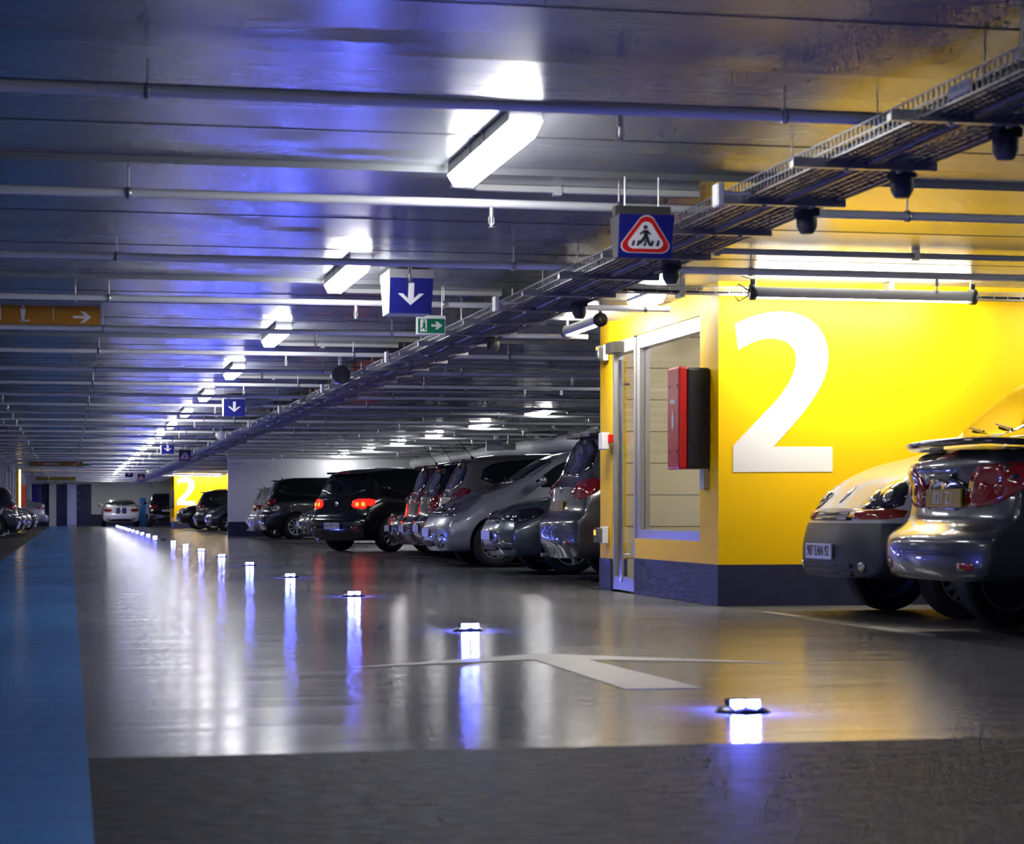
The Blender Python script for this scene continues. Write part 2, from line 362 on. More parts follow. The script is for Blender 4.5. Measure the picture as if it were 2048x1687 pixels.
for k in (14, 16, 18):
    o = copy_tree(L0); o.location = (7.0, 10.15+PITCH*k-2, H); tag(o, 'lit ceiling light over the bays beyond the white cross wall', 'ceiling light', 'ceiling lights over the far right bays')
for k in (1, 5, 9, 12, 15, 18):
    o = copy_tree(L0); o.location = (-4.6, 10.15+PITCH*k, H); tag(o, 'lit ceiling light over the left bays', 'ceiling light', 'ceiling lights over the left bays')

# tube luminaires on the yellow block
def tube_light(loc, rz, L_, label):
    r = empty('tube_light', loc, rz); tag(r, label, 'tube light')
    q = MB()   # half shell, open towards +y
    q.lathe([(.056,-L_/2),(.056,L_/2)], (0,0,0), 'x', 18, 0, pi*.75, pi*1.25); q.lathe([(.053,-L_/2),(.053,L_/2)], (0,0,0), 'x', 18, 0, pi*.75, pi*1.25)
    q.build('reflector_shell', [M['pipedark']], r)
    for sx in (-1, 1):
        q = MB(); q.lathe([(0,-.02),(.062,-.02),(.062,.02),(0,.02)], (sx*L_/2,0,0), 'x', 20); q.box(sx*L_/2-.015, sx*L_/2+.015, -.012,.012,.06,.1); q.build('end_cap', [M['black']], r)
        q = MB(); q.tube([(sx*L_*.49,0,.06),(sx*L_*.49,0,H-loc[2])], .006, 6); q.build('hanger_rod', [M['steel']], r)
    q = MB(); q.tube([(-L_/2+.03,.012,0),(L_/2-.03,.012,0)], .045, 14); q.build('lamp_tube', [M['tube']], r)
    return r
tube_light((5.96, 15.5, 2.40), 0, 1.78, 'long tube light hanging in front of the yellow wall')
tl = tube_light((4.5, 18.6, 2.40), -pi/2, 1.25, 'tube light hanging over the glass door of the yellow block')
q = MB(); q.tube([(-.9,0,0),(-1.0,.0,.06),(-1.06,0,0),(-1.0,0,-.07),(-.93,0,-.03),(-.9,0,.1),(-.98,.0,.12)], .006, 6); q.build('lamp_cable', [M['cable']], bpy.data.objects['tube_light'])
o = copy_tree(L0); o.location = (4.62, 16.9, H); o.scale = (.9,.45,1); tag(o, 'short bright ceiling light above the yellow lintel', 'ceiling light')
o = copy_tree(L0); o.location = (5.7, 18.0, H-.02); tag(o, 'ceiling light inside the yellow stairwell', 'ceiling light')
tube_light((5.6, 96.1, 2.40), 0, 2.2, 'tube light glowing over the distant yellow wall')

# ------------------------------------------------------------------ sprinkler pipes
def pipe_unit(x0, x1, bend):
    r = empty('sprinkler_pipe', (0,0,0)); pts = [(x1,0,0),(x0,0,0)]
    if bend: pts = [(x1,0,0),(x0,0,0),(x0-.15,0,-.03),(x0-.45,0,-.22),(x0-.62,0,-.27)]
    q = MB(); q.tube(pts, .024, 10); q.build('pipe_run', [M['pipe']], r)
    for xx in (-1.2,.3,2.9,4.55,7.2,9.4):
        if xx > x1-.1: continue
        q = MB(); q.lathe([(.026,-.012),(.032,-.012),(.032,.012),(.026,.012)], (xx,0,0), 'x', 12); q.tube([(xx,0,.03),(xx,0,.13)], .005, 6)
        q.build('pipe_hanger', [M['steel']], r)
    for xx in (-.9, 2.2, 5.9, 8.8):
        if xx > x1-.1: continue
        q = MB(); q.tube([(xx,0,-.02),(xx,0,-.07)], .012, 8); q.tube([(xx,0,-.07),(xx,0,-.12)], .005, 6); q.lathe([(.004,-.12),(.02,-.121),(.02,-.125),(.004,-.126)], (xx,0,0), 'z', 10)
        q.tube([(xx-.012,0,-.07),(xx-.014,0,-.1),(xx,0,-.12)], .003, 4); q.tube([(xx+.012,0,-.07),(xx+.014,0,-.1),(xx,0,-.12)], .003, 4)
        q.build('sprinkler_head', [M['alu']], r)
    return r
PA = pipe_unit(-1.75, 10.1, True); PB = pipe_unit(-1.75, 4.75, True); used = {0: False, 1: False}; j = 0
k = 0; y_ = 8.45
while y_ < YEND-1.5:
    short = (15.9 < y_ < 20.0) or (y_ > 64 and y_ < 66) or y_ > 95.9
    src = PB if short else PA; o = src if not used[short] else copy_tree(src); used[short] = True
    o.location = (0, y_, 2.375); tag(o, 'thin white sprinkler pipe crossing under the ceiling, %s from the camera' % ORD[j], 'pipe', 'sprinkler pipes')
    j += 1; k += 1; y_ = 8.45 + (k//2)*PITCH + (2.72 if k % 2 else 0)

# conduits from each aisle light to the tray
def conduit_unit():
    r = empty('light_conduit', (0,0,0))
    q = MB(); q.box(2.15,3.4,-.02,.02,-.035,-.002); q.tube([(2.0,-.25,-.03),(2.0,-.1,-.03),(2.15,0,-.02)], .012, 6); q.build('conduit_run', [M['pipe']], r)
    for xx in (2.6,): 
        q = MB(); q.box(xx-.02,xx+.02,-.03,.03,-.05,-.001); q.build('conduit_clip', [M['pipe']], r)
    return r
C0 = conduit_unit()
for k in range(0, 19):
    o = C0 if k == 0 else copy_tree(C0)
    o.location = (0, 11.35+PITCH*k, H-.035); tag(o, 'white conduit between light and cable tray, %s from the camera' % ORD[k], 'conduit', 'white conduits in the aisle')
JB = None
for k in range(0, 19):
    if JB is None:
        q = MB(); q.box(-.018,.018,-.045,.045,0,.11); q.box(.018,.165,-.02,.02,.062,.075); JB = q.build('tray_clamp', [M['white']]); md = JB.modifiers.new('b', 'BEVEL'); md.width = .008; o = JB
    else: o = JB.copy(); COL.objects.link(o)
    o.location = (3.04, 9.82+5.45*k, 2.195); tag(o, 'white clamp box on the aisle side of the tray, %s from the camera' % ORD[k], 'junction box', 'white clamps on the cable tray')
def conduit2(y_, i):
    q = MB(); q.tube([(3.7,0,0),(10.5,0,0)], .02, 8); o = q.build('ceiling_conduit', [M['pipedark']], None, (0, y_, H-.075))
    for xx in (4.2, 5.6, 7.0, 8.4): 
        q = MB(); q.box(xx-.02,xx+.02,-.026,.026,-.03,.04); q.build('conduit_clip', [M['steel']], o)
    tag(o, 'grey conduit clipped under the right ceiling, %s from the camera' % ORD[i], 'conduit', 'grey conduits over the right bays')
for i, y_ in enumerate([13.6, 24.8, 30.3, 35.8, 41.3, 46.8, 52.3, 57.8]): conduit2(y_, i)

# ------------------------------------------------------------------ cable trays
def basket(w, h, L_, pitch, r_=.0028, dirx=False):
    q = MB(); n = int(L_/pitch)
    def P(a, b_, c_): return (b_, a, c_) if dirx else (a, b_, c_)
    def bar(p0, p1, rr):
        x0, y0, z0 = [min(a, b_) - rr for a, b_ in zip(p0, p1)]; x1, y1, z1 = [max(a, b_) + rr for a, b_ in zip(p0, p1)]
        q.box(x0, x1, y0, y1, z0, z1)
    for xx, zz in [(-w/2,0),(-w/4,0),(0,0),(w/4,0),(w/2,0),(-w/2,h/2),(w/2,h/2),(-w/2,h),(w/2,h)]:
        bar(P(xx,0,zz), P(xx,L_,zz), r_)
    for i in range(n+1):
        yy = i*pitch
        bar(P(-w/2,yy,0), P(w/2,yy,0), r_); bar(P(-w/2,yy,0), P(-w/2,yy,h), r_); bar(P(w/2,yy,0), P(w/2,yy,h), r_)
    return q
Y0T = 5.5; SEG = 5.5; nseg = 20
bask = {}
for side, (xc, w, h, z) in enumerate([(3.28,.16,.085,2.25), (3.54,.18,.06,2.25)]):
    r = empty('cable_tray', (xc, Y0T, z)); tag(r, ['silver wire basket tray with tall sides along the aisle ceiling', 'lower wire mesh tray on the wall side of the aisle ceiling'][side], 'cable tray')
    q = basket(w, h, SEG-.02, .05 if side == 0 else .075, .003 if side == 0 else .0022)
    s0 = q.build('basket_section', [M['steel']], r); q2 = basket(w, h, SEG-.02, .16)
    s1 = None
    for k in range(1, nseg):
        if k < 7: o = s0.copy(); COL.objects.link(o)
        else:
            if s1 is None: s1 = q2.build('basket_section', [M['steel']], r); o = s1
            else: o = s1.copy(); COL.objects.link(o)
        o.parent = r; o.location = (0, k*SEG, 0)
    for k in range(-1, nseg*1):
        q = MB(); q.tube([(0,k*SEG+1.5,h*.5),(0,k*SEG+1.5,H-z-.002)], .006, 6); q.build('hanger_rod', [M['steel']], r)
# cross brackets
q = MB(); q.box(-.33,.33,-.02,.02,-.03,-.005); q.box(-.33,.33,-.022,-.018,-.03,.012); q.tube([(.066,.012,-.02),(.066,.012,H-2.2525-.002)], .004, 6); q.tube([(.0,0,-.02),(.0,0,.0)],.01,8)
B0 = q.build('tray_bracket', [M['steel']], None, (3.38, 6.55, 2.2525)); tag(B0, 'slotted steel bracket under the cable trays', 'bracket', 'tray brackets')
bolt = []
for bx in (-.08,.16):
    q = MB(); q.lathe([(0,-.012),(.012,-.01),(.012,0)], (bx,0,-.03), 'z', 8); bolt.append(q.build('bolt_head', [M['chrome']], B0))
for k in range(1, 95):
    o = B0.copy(); COL.objects.link(o); o.location = (3.38, 6.55+1.12*k, 2.2525); o.name = 'tray_bracket'
    if k < 30:
        pass
    if True:
        for bb in bolt: c_ = bb.copy(); COL.objects.link(c_); c_.parent = o
    o['label'] = 'slotted steel bracket under the cable trays, %s from the camera' % (ORD[k] if k < len(ORD) else 'one of the farthest')
# cables
def cable(xc, z, rr, amp, name, m_, label, y1=114, seed=0):
    random.seed(seed); pts = []; y_ = Y0T
    while y_ < y1:
        pts.append((xc+random.uniform(-amp,amp), y_, z+random.uniform(-amp,amp)*.5)); y_ += .55 if y_ < 35 else 2.2
    q = MB(); q.tube(pts, rr, 7); tag(q.build(name, [m_]), label, 'cable', 'cables in the aisle trays')
cable(3.235, 2.278, .020, .008, 'power_cable', M['cable'], 'thick black cable in the tall basket, aisle side', seed=1)
cable(3.31, 2.275, .022, .008, 'power_cable', M['cable'], 'thick black cable in the tall basket, wall side', seed=2)
cable(3.395, 2.262, .033, .006, 'power_cable', M['cable'], 'thickest black cable lying between the two trays', seed=3)
cable(3.215, 2.262, .006, .003, 'control_cable', mat('dull_red_cable', (.22,.02,.03), .5), 'thin dull red cable along the tall basket', seed=4)
cable(3.60, 2.278, .026, .006, 'power_cable', M['cable'], 'thick black cable on the outer edge of the lower tray', seed=5)
cable(3.50, 2.265, .009, .015, 'control_cable', mat('blue_grey_cable', (.05,.05,.16), .5), 'thin blue grey cable in the lower tray', seed=6)
cable(3.67, 2.275, .032, .006, 'power_cable', M['cable'], 'black cable clipped outside the lower tray', seed=8)
for i, (xx, y_) in enumerate([(3.63,7.9),(3.62,8.95),(3.62,10.2),(3.6,12.6),(3.6,15.0),(3.6,18.2)]):
    q = MB(); q.lathe([(.055,.0),(.055,-.05),(.035,-.085),(0,-.085)], (0,0,0), 'z', 8); q.box(-.05,.05,-.05,.05,0,.03)
    tag(q.build('junction_box', [M['darkgrey']], None, (xx, y_, 2.215)), 'dark grey junction box under the lower tray, %s from the camera' % ORD[i], 'junction box', 'junction boxes under the tray')
q = MB(); q.box(-.004,.004,-.1,-.006,.024,.044); q.box(-.004,.004,.006,.1,.024,.044); q.box(-.003,.004,-.1,.1,0,.022); tag(q.build('cable_label_plate', [M['signwhite']], None, (3.194, 7.34, 2.262)), 'white label plate on the near tray side', 'label plate')
# branch tray over the yellow wall
r = empty('cable_tray', (3.6, 15.85, 2.415)); tag(r, 'thin wire tray branching across in front of the yellow wall', 'cable tray')
q = basket(.1, .055, 6.2, .115, .0025, True); q.build('basket_section', [M['steel']], r)
q = MB(); q.tube([(0,0,.03),(1.2,0,.01),(2.4,.02,.025),(6.1,0,.02)], .012, 6); q.build('power_cable', [M['cable']], r)
for xx in (1.0, 2.7, 5.95): 
    q = MB(); q.box(xx-.02,xx+.02,-.07,.07,-.03,.12); q.build('hanger_bracket', [M['steel']], r)
# loudspeakers
for i, (xx, y_, m_) in enumerate([(2.98,23.9,M['speakergrille']), (2.98,43.2,M['pipe']), (2.98,82.0,M['pipe'])]):
    r = empty('loudspeaker', (xx, y_, 2.27)); tag(r, ['round dark loudspeaker hanging by the cable tray','round pale loudspeaker on the tray in the middle distance','round pale loudspeaker far along the tray'][i], 'loudspeaker')
    q = MB(); q.lathe([(0,-.1),(.1,-.1),(.11,-.08),(.1,.1),(0,.1)], (0,0,0), 'y', 24); q.box(-.015,.015,-.02,.02,.1,.26); q.build('speaker_body', [M['steel']], r)
    q = MB(); q.lathe([(0,-.108),(.09,-.104),(.095,-.1)], (0,0,0), 'y', 24); q.build('speaker_grille', [m_], r)

# ------------------------------------------------------------------ hanging signs
ARROW = [(.022,.11),(.022,-.03),(.062,.015),(.1,.015),(.0,-.09),(-.1,.015),(-.062,.015),(-.022,-.03),(-.022,.11)]
def fr(x, y, z): return lambda u, v, t: (x+u, y-t, z+v)
def wedge_sign(kind):
    r = empty('hanging_sign', (0,0,0))
    q = MB(); q.box(-.165,.165,-.24 if kind == 0 else -.03,.24 if kind == 0 else .03,.0,.065); q.build('top_rail', [M['alu'] if kind == 0 else M['darkgrey']], r)
    yt, yb_ = (.235, .16) if kind == 0 else (.10, .05)
    q = MB(); q.frustum([(-.155,-yb_,-.27),(.155,-yb_,-.27),(.155,yb_,-.27),(-.155,yb_,-.27)], [(-.16,-yt,0),(.16,-yt,0),(.16,yt,0),(-.16,yt,0)])
    q.build('sign_body', [M['signwhite'] if kind == 0 else M['darkgrey']], r)
    def sf(u, v, t):   # on the sloped front
        y_ = -yt + (yt-yb_)*(-v)/.27; return (u, y_-.002-t, v)
    q = MB(); q.prism([(-.162,-.002),(.162,-.002),(.157,-.275),(-.157,-.275)], sf, .004)
    fo = q.build('sign_face', [M['navy']], r)
    if kind == 0:
        q = MB(); q.prism([(u*.98, v*.85-.135) for u, v in ARROW], lambda u, v, t: sf(u, v, t+.0055), .001); tag(q.build('arrow_symbol', [M['signwhite']], fo), 'white downward arrow')
    else:
        def tri(rad, off=-.15):
            o_ = []
            for k in range(3):
                a = pi/2 + k*2*pi/3
                for d in (-.35, -.12, .12, .35): 
                    rr = rad*(.80 if abs(d) > .2 else .86); o_.append((rr*cos(a+d*.75)*1.12, off+rr*sin(a+d*.75)))
            return o_
        for k, (rad, mm, nm) in enumerate([(.165, 'signwhite', 'triangle_rim'), (.157, 'red', 'triangle_border'), (.118, 'signwhite', 'triangle_field')]):
            q = MB(); q.prism(tri(rad), lambda u, v, t, k=k: sf(u, v, t+.005+.0012*k), .001); q.build(nm, [M[mm]], fo)
        q = MB(); F = lambda u, v, t: sf(u, v, t+.009)
        for sx in (-.075,-.045,-.005,.035,.07): q.prism([(sx-.009,-.2),(sx+.006,-.2),(sx+.012,-.165),(sx,-.165)], F, .001)
        q.prism([(-.006+.013*cos(a*pi/4), -.083+.013*sin(a*pi/4)) for a in range(8)], F, .001)
        q.prism([(-.018,-.1),(.01,-.1),(.012,-.14),(-.012,-.14)], F, .001)
        q.prism([(-.012,-.135),(.012,-.135),(.035,-.2),(.02,-.2),(.0,-.155),(-.03,-.19),(-.04,-.18)], F, .001)
        q.prism([(-.015,-.1),(-.04,-.125),(-.035,-.132),(-.01,-.112)], F, .001); q.prism([(.008,-.1),(.03,-.125),(.024,-.132),(.004,-.115)], F, .001)
        tag(q.build('pedestrian_symbol', [M['ink']], fo), 'black walking figure on a crossing')
    q = MB(); q.tube([(-.1,0,.06),(-.1,0,.3)], .004, 6); q.tube([(.1,0,.06),(.1,0,.3)], .004, 6); q.build('hanger_rod', [M['steel']], r)
    return r
S0 = wedge_sign(0); S1 = wedge_sign(1)
arrow_pos = [(2.46,15.75,'nearest and largest'), (2.46,32.9,'second of the row'), (2.42,54.4,'third of the row'), (2.42,89.7,'fourth and smallest of the row')]
for i, (xx, y_, t_) in enumerate(arrow_pos):
    o = S0 if i == 0 else copy_tree(S0); o.location = (xx, y_, 2.455); o.scale = (1,1,.93); tag(o, 'blue hanging sign with a white down arrow, ' + t_, 'sign', 'blue arrow signs')
for i, (xx, y_, t_) in enumerate([(2.905,10.72,'by the near cable tray'), (2.75,52.5,'far off by the tray'), (2.8,86,'tiny in the distance')]):
    o = S1 if i == 0 else copy_tree(S1); o.location = (xx, y_, 2.265 if i == 0 else 2.2); o.scale = (.9,1,.80); tag(o, 'navy hanging pedestrian crossing sign ' + t_, 'sign', 'pedestrian crossing signs')
# remove hanger stubs above ceiling by shortening
for o in bpy.data.objects:
    if o.name.startswith('hanger_rod') and o.parent and o.parent.name.startswith('hanging_sign'): o.scale.z = .26 if o.parent.location.z > 2.4 else 1.0 if o.parent.location.z < 2.25 else .86

def text(body, size, m_, parent, loc, rot=(pi/2,0,0), name='lettering', sx=1, label=None, ext=.001):
    cu = bpy.data.curves.new(name, 'FONT'); cu.body = body; cu.size = size; cu.align_x = 'CENTER'; cu.align_y = 'CENTER'; cu.extrude = ext
    o = bpy.data.objects.new(name, cu); me = bpy.data.meshes.new_from_object(o); bpy.data.objects.remove(o); bpy.data.curves.remove(cu)
    me.materials.clear(); me.materials.append(m_); o = link(name, me, parent, loc); o.rotation_euler = rot; o.scale = (sx,1,1)
    if label: o['label'] = label
    return o
# green exit sign
r = empty('exit_sign', (2.785, 16.6, 2.135)); r.scale = (.88,.88,.88); tag(r, 'small green emergency exit sign with running figure and right arrow', 'sign')
q = MB(); q.box(-.13,.13,-.02,.03,-.004,.165); q.build('sign_frame', [M['pipe']], r)
q = MB(); q.box(-.118,.118,-.026,-.02,.008,.135); fo = q.build('sign_face', [M['green']], r)
q = MB(); F = fr(0,-.026,0); q.prism([(.0,.065),(.05,.065),(.035,.04),(.055,.04),(.1,.075),(.055,.11),(.035,.11),(.05,.085),(.0,.085)], F, .001); q.build('arrow_symbol', [M['signwhite']], fo)
q = MB(); q.prism([(-.1,.02),(-.04,.02),(-.04,.128),(-.1,.128)], F, .001); q.build('door_symbol', [M['signwhite']], fo)
q = MB(); F2 = fr(0,-.0275,0); q.prism([(-.075,.1),(-.06,.1),(-.055,.06),(-.045,.03),(-.055,.026),(-.068,.052),(-.09,.035),(-.094,.043),(-.076,.065)], F2, .001)
q.prism([(-.065+.009*cos(a*pi/4), .112+.009*sin(a*pi/4)) for a in range(8)], F2, .001); q.prism([(-.08,.09),(-.05,.075),(-.047,.082),(-.075,.1)], F2, .001); q.build('running_figure', [M['green']], fo)
q = MB(); q.tube([(-.1,0,.16),(-.1,0,.43)], .004, 6); q.tube([(.1,0,.16),(.1,0,.43)], .004, 6); q.build('hanger_rod', [M['steel']], r)
q = MB(); q.box(-.03,.03,-.03,.03,0,.02); o = q.build('pilot_lamp', [M['amber']], r, (-.09,0,.18))
# yellow exit board on the left
r = empty('exit_board', (-.55, 17.1, 2.2)); tag(r, 'long orange hanging board with pictograms and a right arrow at the left edge', 'sign')
q = MB(); q.box(-1.2,.79,-.03,.03,.0,.145); o = q.build('board_face', [M['orange']], r)
q = MB(); q.box(-1.2,.79,-.035,.035,.145,.175); q.build('top_rail', [M['alu']], r)
q = MB(); F = fr(.69,-.031,.06); q.prism([(-.11,-.01),(-.02,-.01),(-.055,-.045),(-.025,-.045),(.03,0),(-.025,.045),(-.055,.045),(-.02,.01),(-.11,.01)], F, .001); q.build('arrow_symbol', [M['pipe']], o)
def man(F, s, skirt=False):
    q.prism([(.018*s*cos(a*pi/4), .1*s+.018*s*sin(a*pi/4)) for a in range(8)], F, .001)
    q.prism([(-.03*s,.075*s),(.03*s,.075*s),(.022*s,.0),(.034*s if skirt else .018*s,-.01*s),(.012*s,-.07*s),(-.012*s,-.07*s),(-.034*s if skirt else -.018*s,-.01*s),(-.022*s,0)], F, .001)
q = MB(); man(fr(-.13+.0,-.031,.065), .75); man(fr(-.07,-.031,.065), .75, True); q.build('person_pictogram', [M['pipe']], o)
q = MB(); man(fr(.2,-.031,.065), .7); q.prism([(-.04,0),(.03,0),(.03,.012),(-.04,.012)], fr(.22,-.031,.02), .001); q.build('walking_pictogram', [M['pipe']], o)
q = MB()
for xx in (-.27,.03,.43,-.9): q.box(xx-.003,xx+.003,-.032,-.03,.03,.14)
q.build('divider_lines', [M['signwhite']], o)
text('Exit', .06, mat('yellow_green_lettering', (.45,.5,.02), .5), o, (-.45,-.032,.105), sx=1.9, label='yellow green word Exit')
q = MB(); q.tube([(-.9,0,.17),(-.9,0,.335)], .006, 6); q.tube([(.6,0,.17),(.6,0,.335)], .006, 6); q.build('hanger_rod', [M['steel']], r)
# far boards
r = empty('exit_board', (-.4, 69.6, 2.2)); tag(r, 'long orange hanging board far down the aisle', 'sign')
q = MB(); q.box(-.82,.82,-.03,.03,0,.15); o = q.build('board_face', [M['orange']], r); q = MB(); q.prism([(.5,.02),(.56,.02),(.74,.13),(.68,.13)], fr(0,-.031,0), .001); q.box(-.4,.1,-.033,-.03,.05,.1); q.build('board_symbols', [M['signwhite']], o)
q = MB(); q.box(-.82,.82,-.035,.035,.15,.18); q.tube([(-.6,0,.17),(-.6,0,.335)], .006, 6); q.tube([(.6,0,.17),(.6,0,.335)], .006, 6); q.build('top_rail', [M['alu']], r)
r = empty('exit_sign', (.56, 72.6, 2.28)); tag(r, 'tiny green exit sign right of the far orange board', 'sign')
q = MB(); q.box(-.16,.16,-.03,.03,0,.16); o = q.build('sign_face', [M['green']], r); q = MB(); q.prism([(.1,.07),(.02,.07),(.04,.04),(.02,.04),(-.06,.08),(.02,.12),(.04,.12),(.02,.09),(.1,.09)], fr(-.04,-.031,0), .001); q.box(.08,.14,-.032,-.03,.03,.13); q.build('arrow_symbol', [M['signwhite']], o)
q = MB(); q.tube([(0,0,.15),(0,0,.255)], .01, 6); q.build('hanger_rod', [M['steel']], r)
r = empty('exit_board', (-.2, 101, 2.2)); tag(r, 'dim yellow board above the end of the aisle', 'sign'); q = MB(); q.box(-1.3,.5,-.03,.03,0,.2); q.build('board_face', [mat('olive_board', (.3,.22,.03), .5)], r)
q = MB(); q.tube([(-.9,0,.2),(-.9,0,.335)], .008, 6); q.tube([(.3,0,.2),(.3,0,.335)], .008, 6); q.build('hanger_rod', [M['steel']], r)
r = empty('overhead_sign', (9.25, 46.6, 2.1)); tag(r, 'white rectangular panel hanging above the right parked cars', 'sign')
q = MB(); q.box(-.19,.19,-.03,.03,0,.24); q.build('panel_face', [M['white']], r); q = MB(); q.tube([(0,0,.24),(0,0,.4)], .01, 6); q.build('hanger_rod', [M['steel']], r)
r = empty('overhead_sign', (9.62, 46.9, 2.13)); tag(r, 'dark grey rectangular panel hanging beside the white one', 'sign')
q = MB(); q.box(-.17,.17,-.03,.03,0,.14); q.build('panel_face', [M['pipedark']], r); q = MB(); q.tube([(0,0,.14),(0,0,.37)], .01, 6); q.build('hanger_rod', [M['steel']], r)

# ------------------------------------------------------------------ floor markings and studs
q = MB(); zf = lambda u, v, t: (u, v, .002+t)
q.prism([(1.31,10.06),(2.40,10.86),(3.44,9.93),(2.53,10.36),(2.59,8.59),(2.26,8.60),(2.27,10.42)], zf, .001)
tag(q.build('floor_arrow', [M['linepaint']]), 'large white painted arrow on the aisle floor pointing away', 'floor marking')
for i, y_ in enumerate([20.3, 24.05, 27.2, 30.05, 32.5, 34.7, 36.8, 50.2, 57.0]):
    q = MB(); q.prism([(XE+.05,y_-.04),(9.6,y_-.04),(9.6,y_+.04),(XE+.05,y_+.04)], zf, .001)
    tag(q.build('bay_line', [M['linepaint']]), 'pale painted line between right parking bays, %s from the camera' % ORD[i], 'floor marking', 'bay lines')
for i, (a, b_) in enumerate([(6.6,8.2), (9.3,10.6), (11.9,13.0), (14.3,15.1)]):
    q = MB(); q.prism([(XE+.02,a),(XE+.1,a),(XE+.1,b_),(XE+.02,b_)], zf, .001); tag(q.build('edge_line', [textured('worn_line_paint', (.3,.3,.29), .5, (1,1,1), 9, .6)]), 'worn pale dash along the bay edge, %s from the camera' % ORD[i], 'floor marking', 'worn edge dashes')
def stud():
    r = empty('floor_stud', (0,0,0))
    q = MB(); q.lathe([(.107,0),(.1,.008),(.075,.022),(.05,.03),(0,.032)], (0,0,0), 'z', 28); q.build('dome', [mat('dark_metal_dome', (.03,.03,.04), .25, .6)], r)
    q = MB(); q.box(-.058,.058,-.035,.035,.02,.048); q.build('lens_block', [M['black']], r)
    for s in (-1, 1):
        q = MB()
        for sx in (-.029,.029):
            y0, y1 = s*.034, s*.052
            q.frustum([(sx-.023,min(y0,y1),.012),(sx+.023,min(y0,y1),.012),(sx+.023,max(y0,y1),.012),(sx-.023,max(y0,y1),.012)], [(sx-.02,min(y0,y1)+.004,.046),(sx+.02,min(y0,y1)+.004,.046),(sx+.02,max(y0,y1)-.004,.046),(sx-.02,max(y0,y1)-.004,.046)])
        q.build('led_lens', [M['led']], r)
    return r
T0 = stud(); dead = None
for k in range(0, 20):
    y_ = 7.55 + PITCH*k; o = T0 if k == 0 else copy_tree(T0)
    if k == 9:
        for ch in list(o.children):
            if ch.name.startswith('led_lens'): ch.data = ch.data.copy(); ch.data.materials[0] = M['darkgrey']
    o.location = (2.43, y_, 0); tag(o, ('unlit floor stud in the gap of the glowing row' if k == 9 else 'glowing blue white floor stud, %s of the aisle row' % ORD[k]), 'floor stud', 'lit floor studs' if k != 9 else None)

# ------------------------------------------------------------------ cars
def interp(keys, x):
    """monotone cubic through (x, value) keys"""
    n = len(keys)
    if x <= keys[0][0]: return keys[0][1]
    if x >= keys[-1][0]: return keys[-1][1]
    for i in range(n-1):
        if x <= keys[i+1][0]: break
    def sl(j):
        return (keys[j+1][1]-keys[j][1])/(keys[j+1][0]-keys[j][0])
    def tan(j):
        if j == 0: return sl(0)
        if j == n-1: return sl(n-2)
        a, b_ = sl(j-1), sl(j)
        return 0 if a*b_ <= 0 else 2*a*b_/(a+b_)
    h_ = keys[i+1][0]-keys[i][0]; t = (x-keys[i][0])/h_; m0, m1 = tan(i)*h_, tan(i+1)*h_
    return (2*t**3-3*t*t+1)*keys[i][1] + (t**3-2*t*t+t)*m0 + (3*t*t-2*t**3)*keys[i+1][1] + (t**3-t*t)*m1

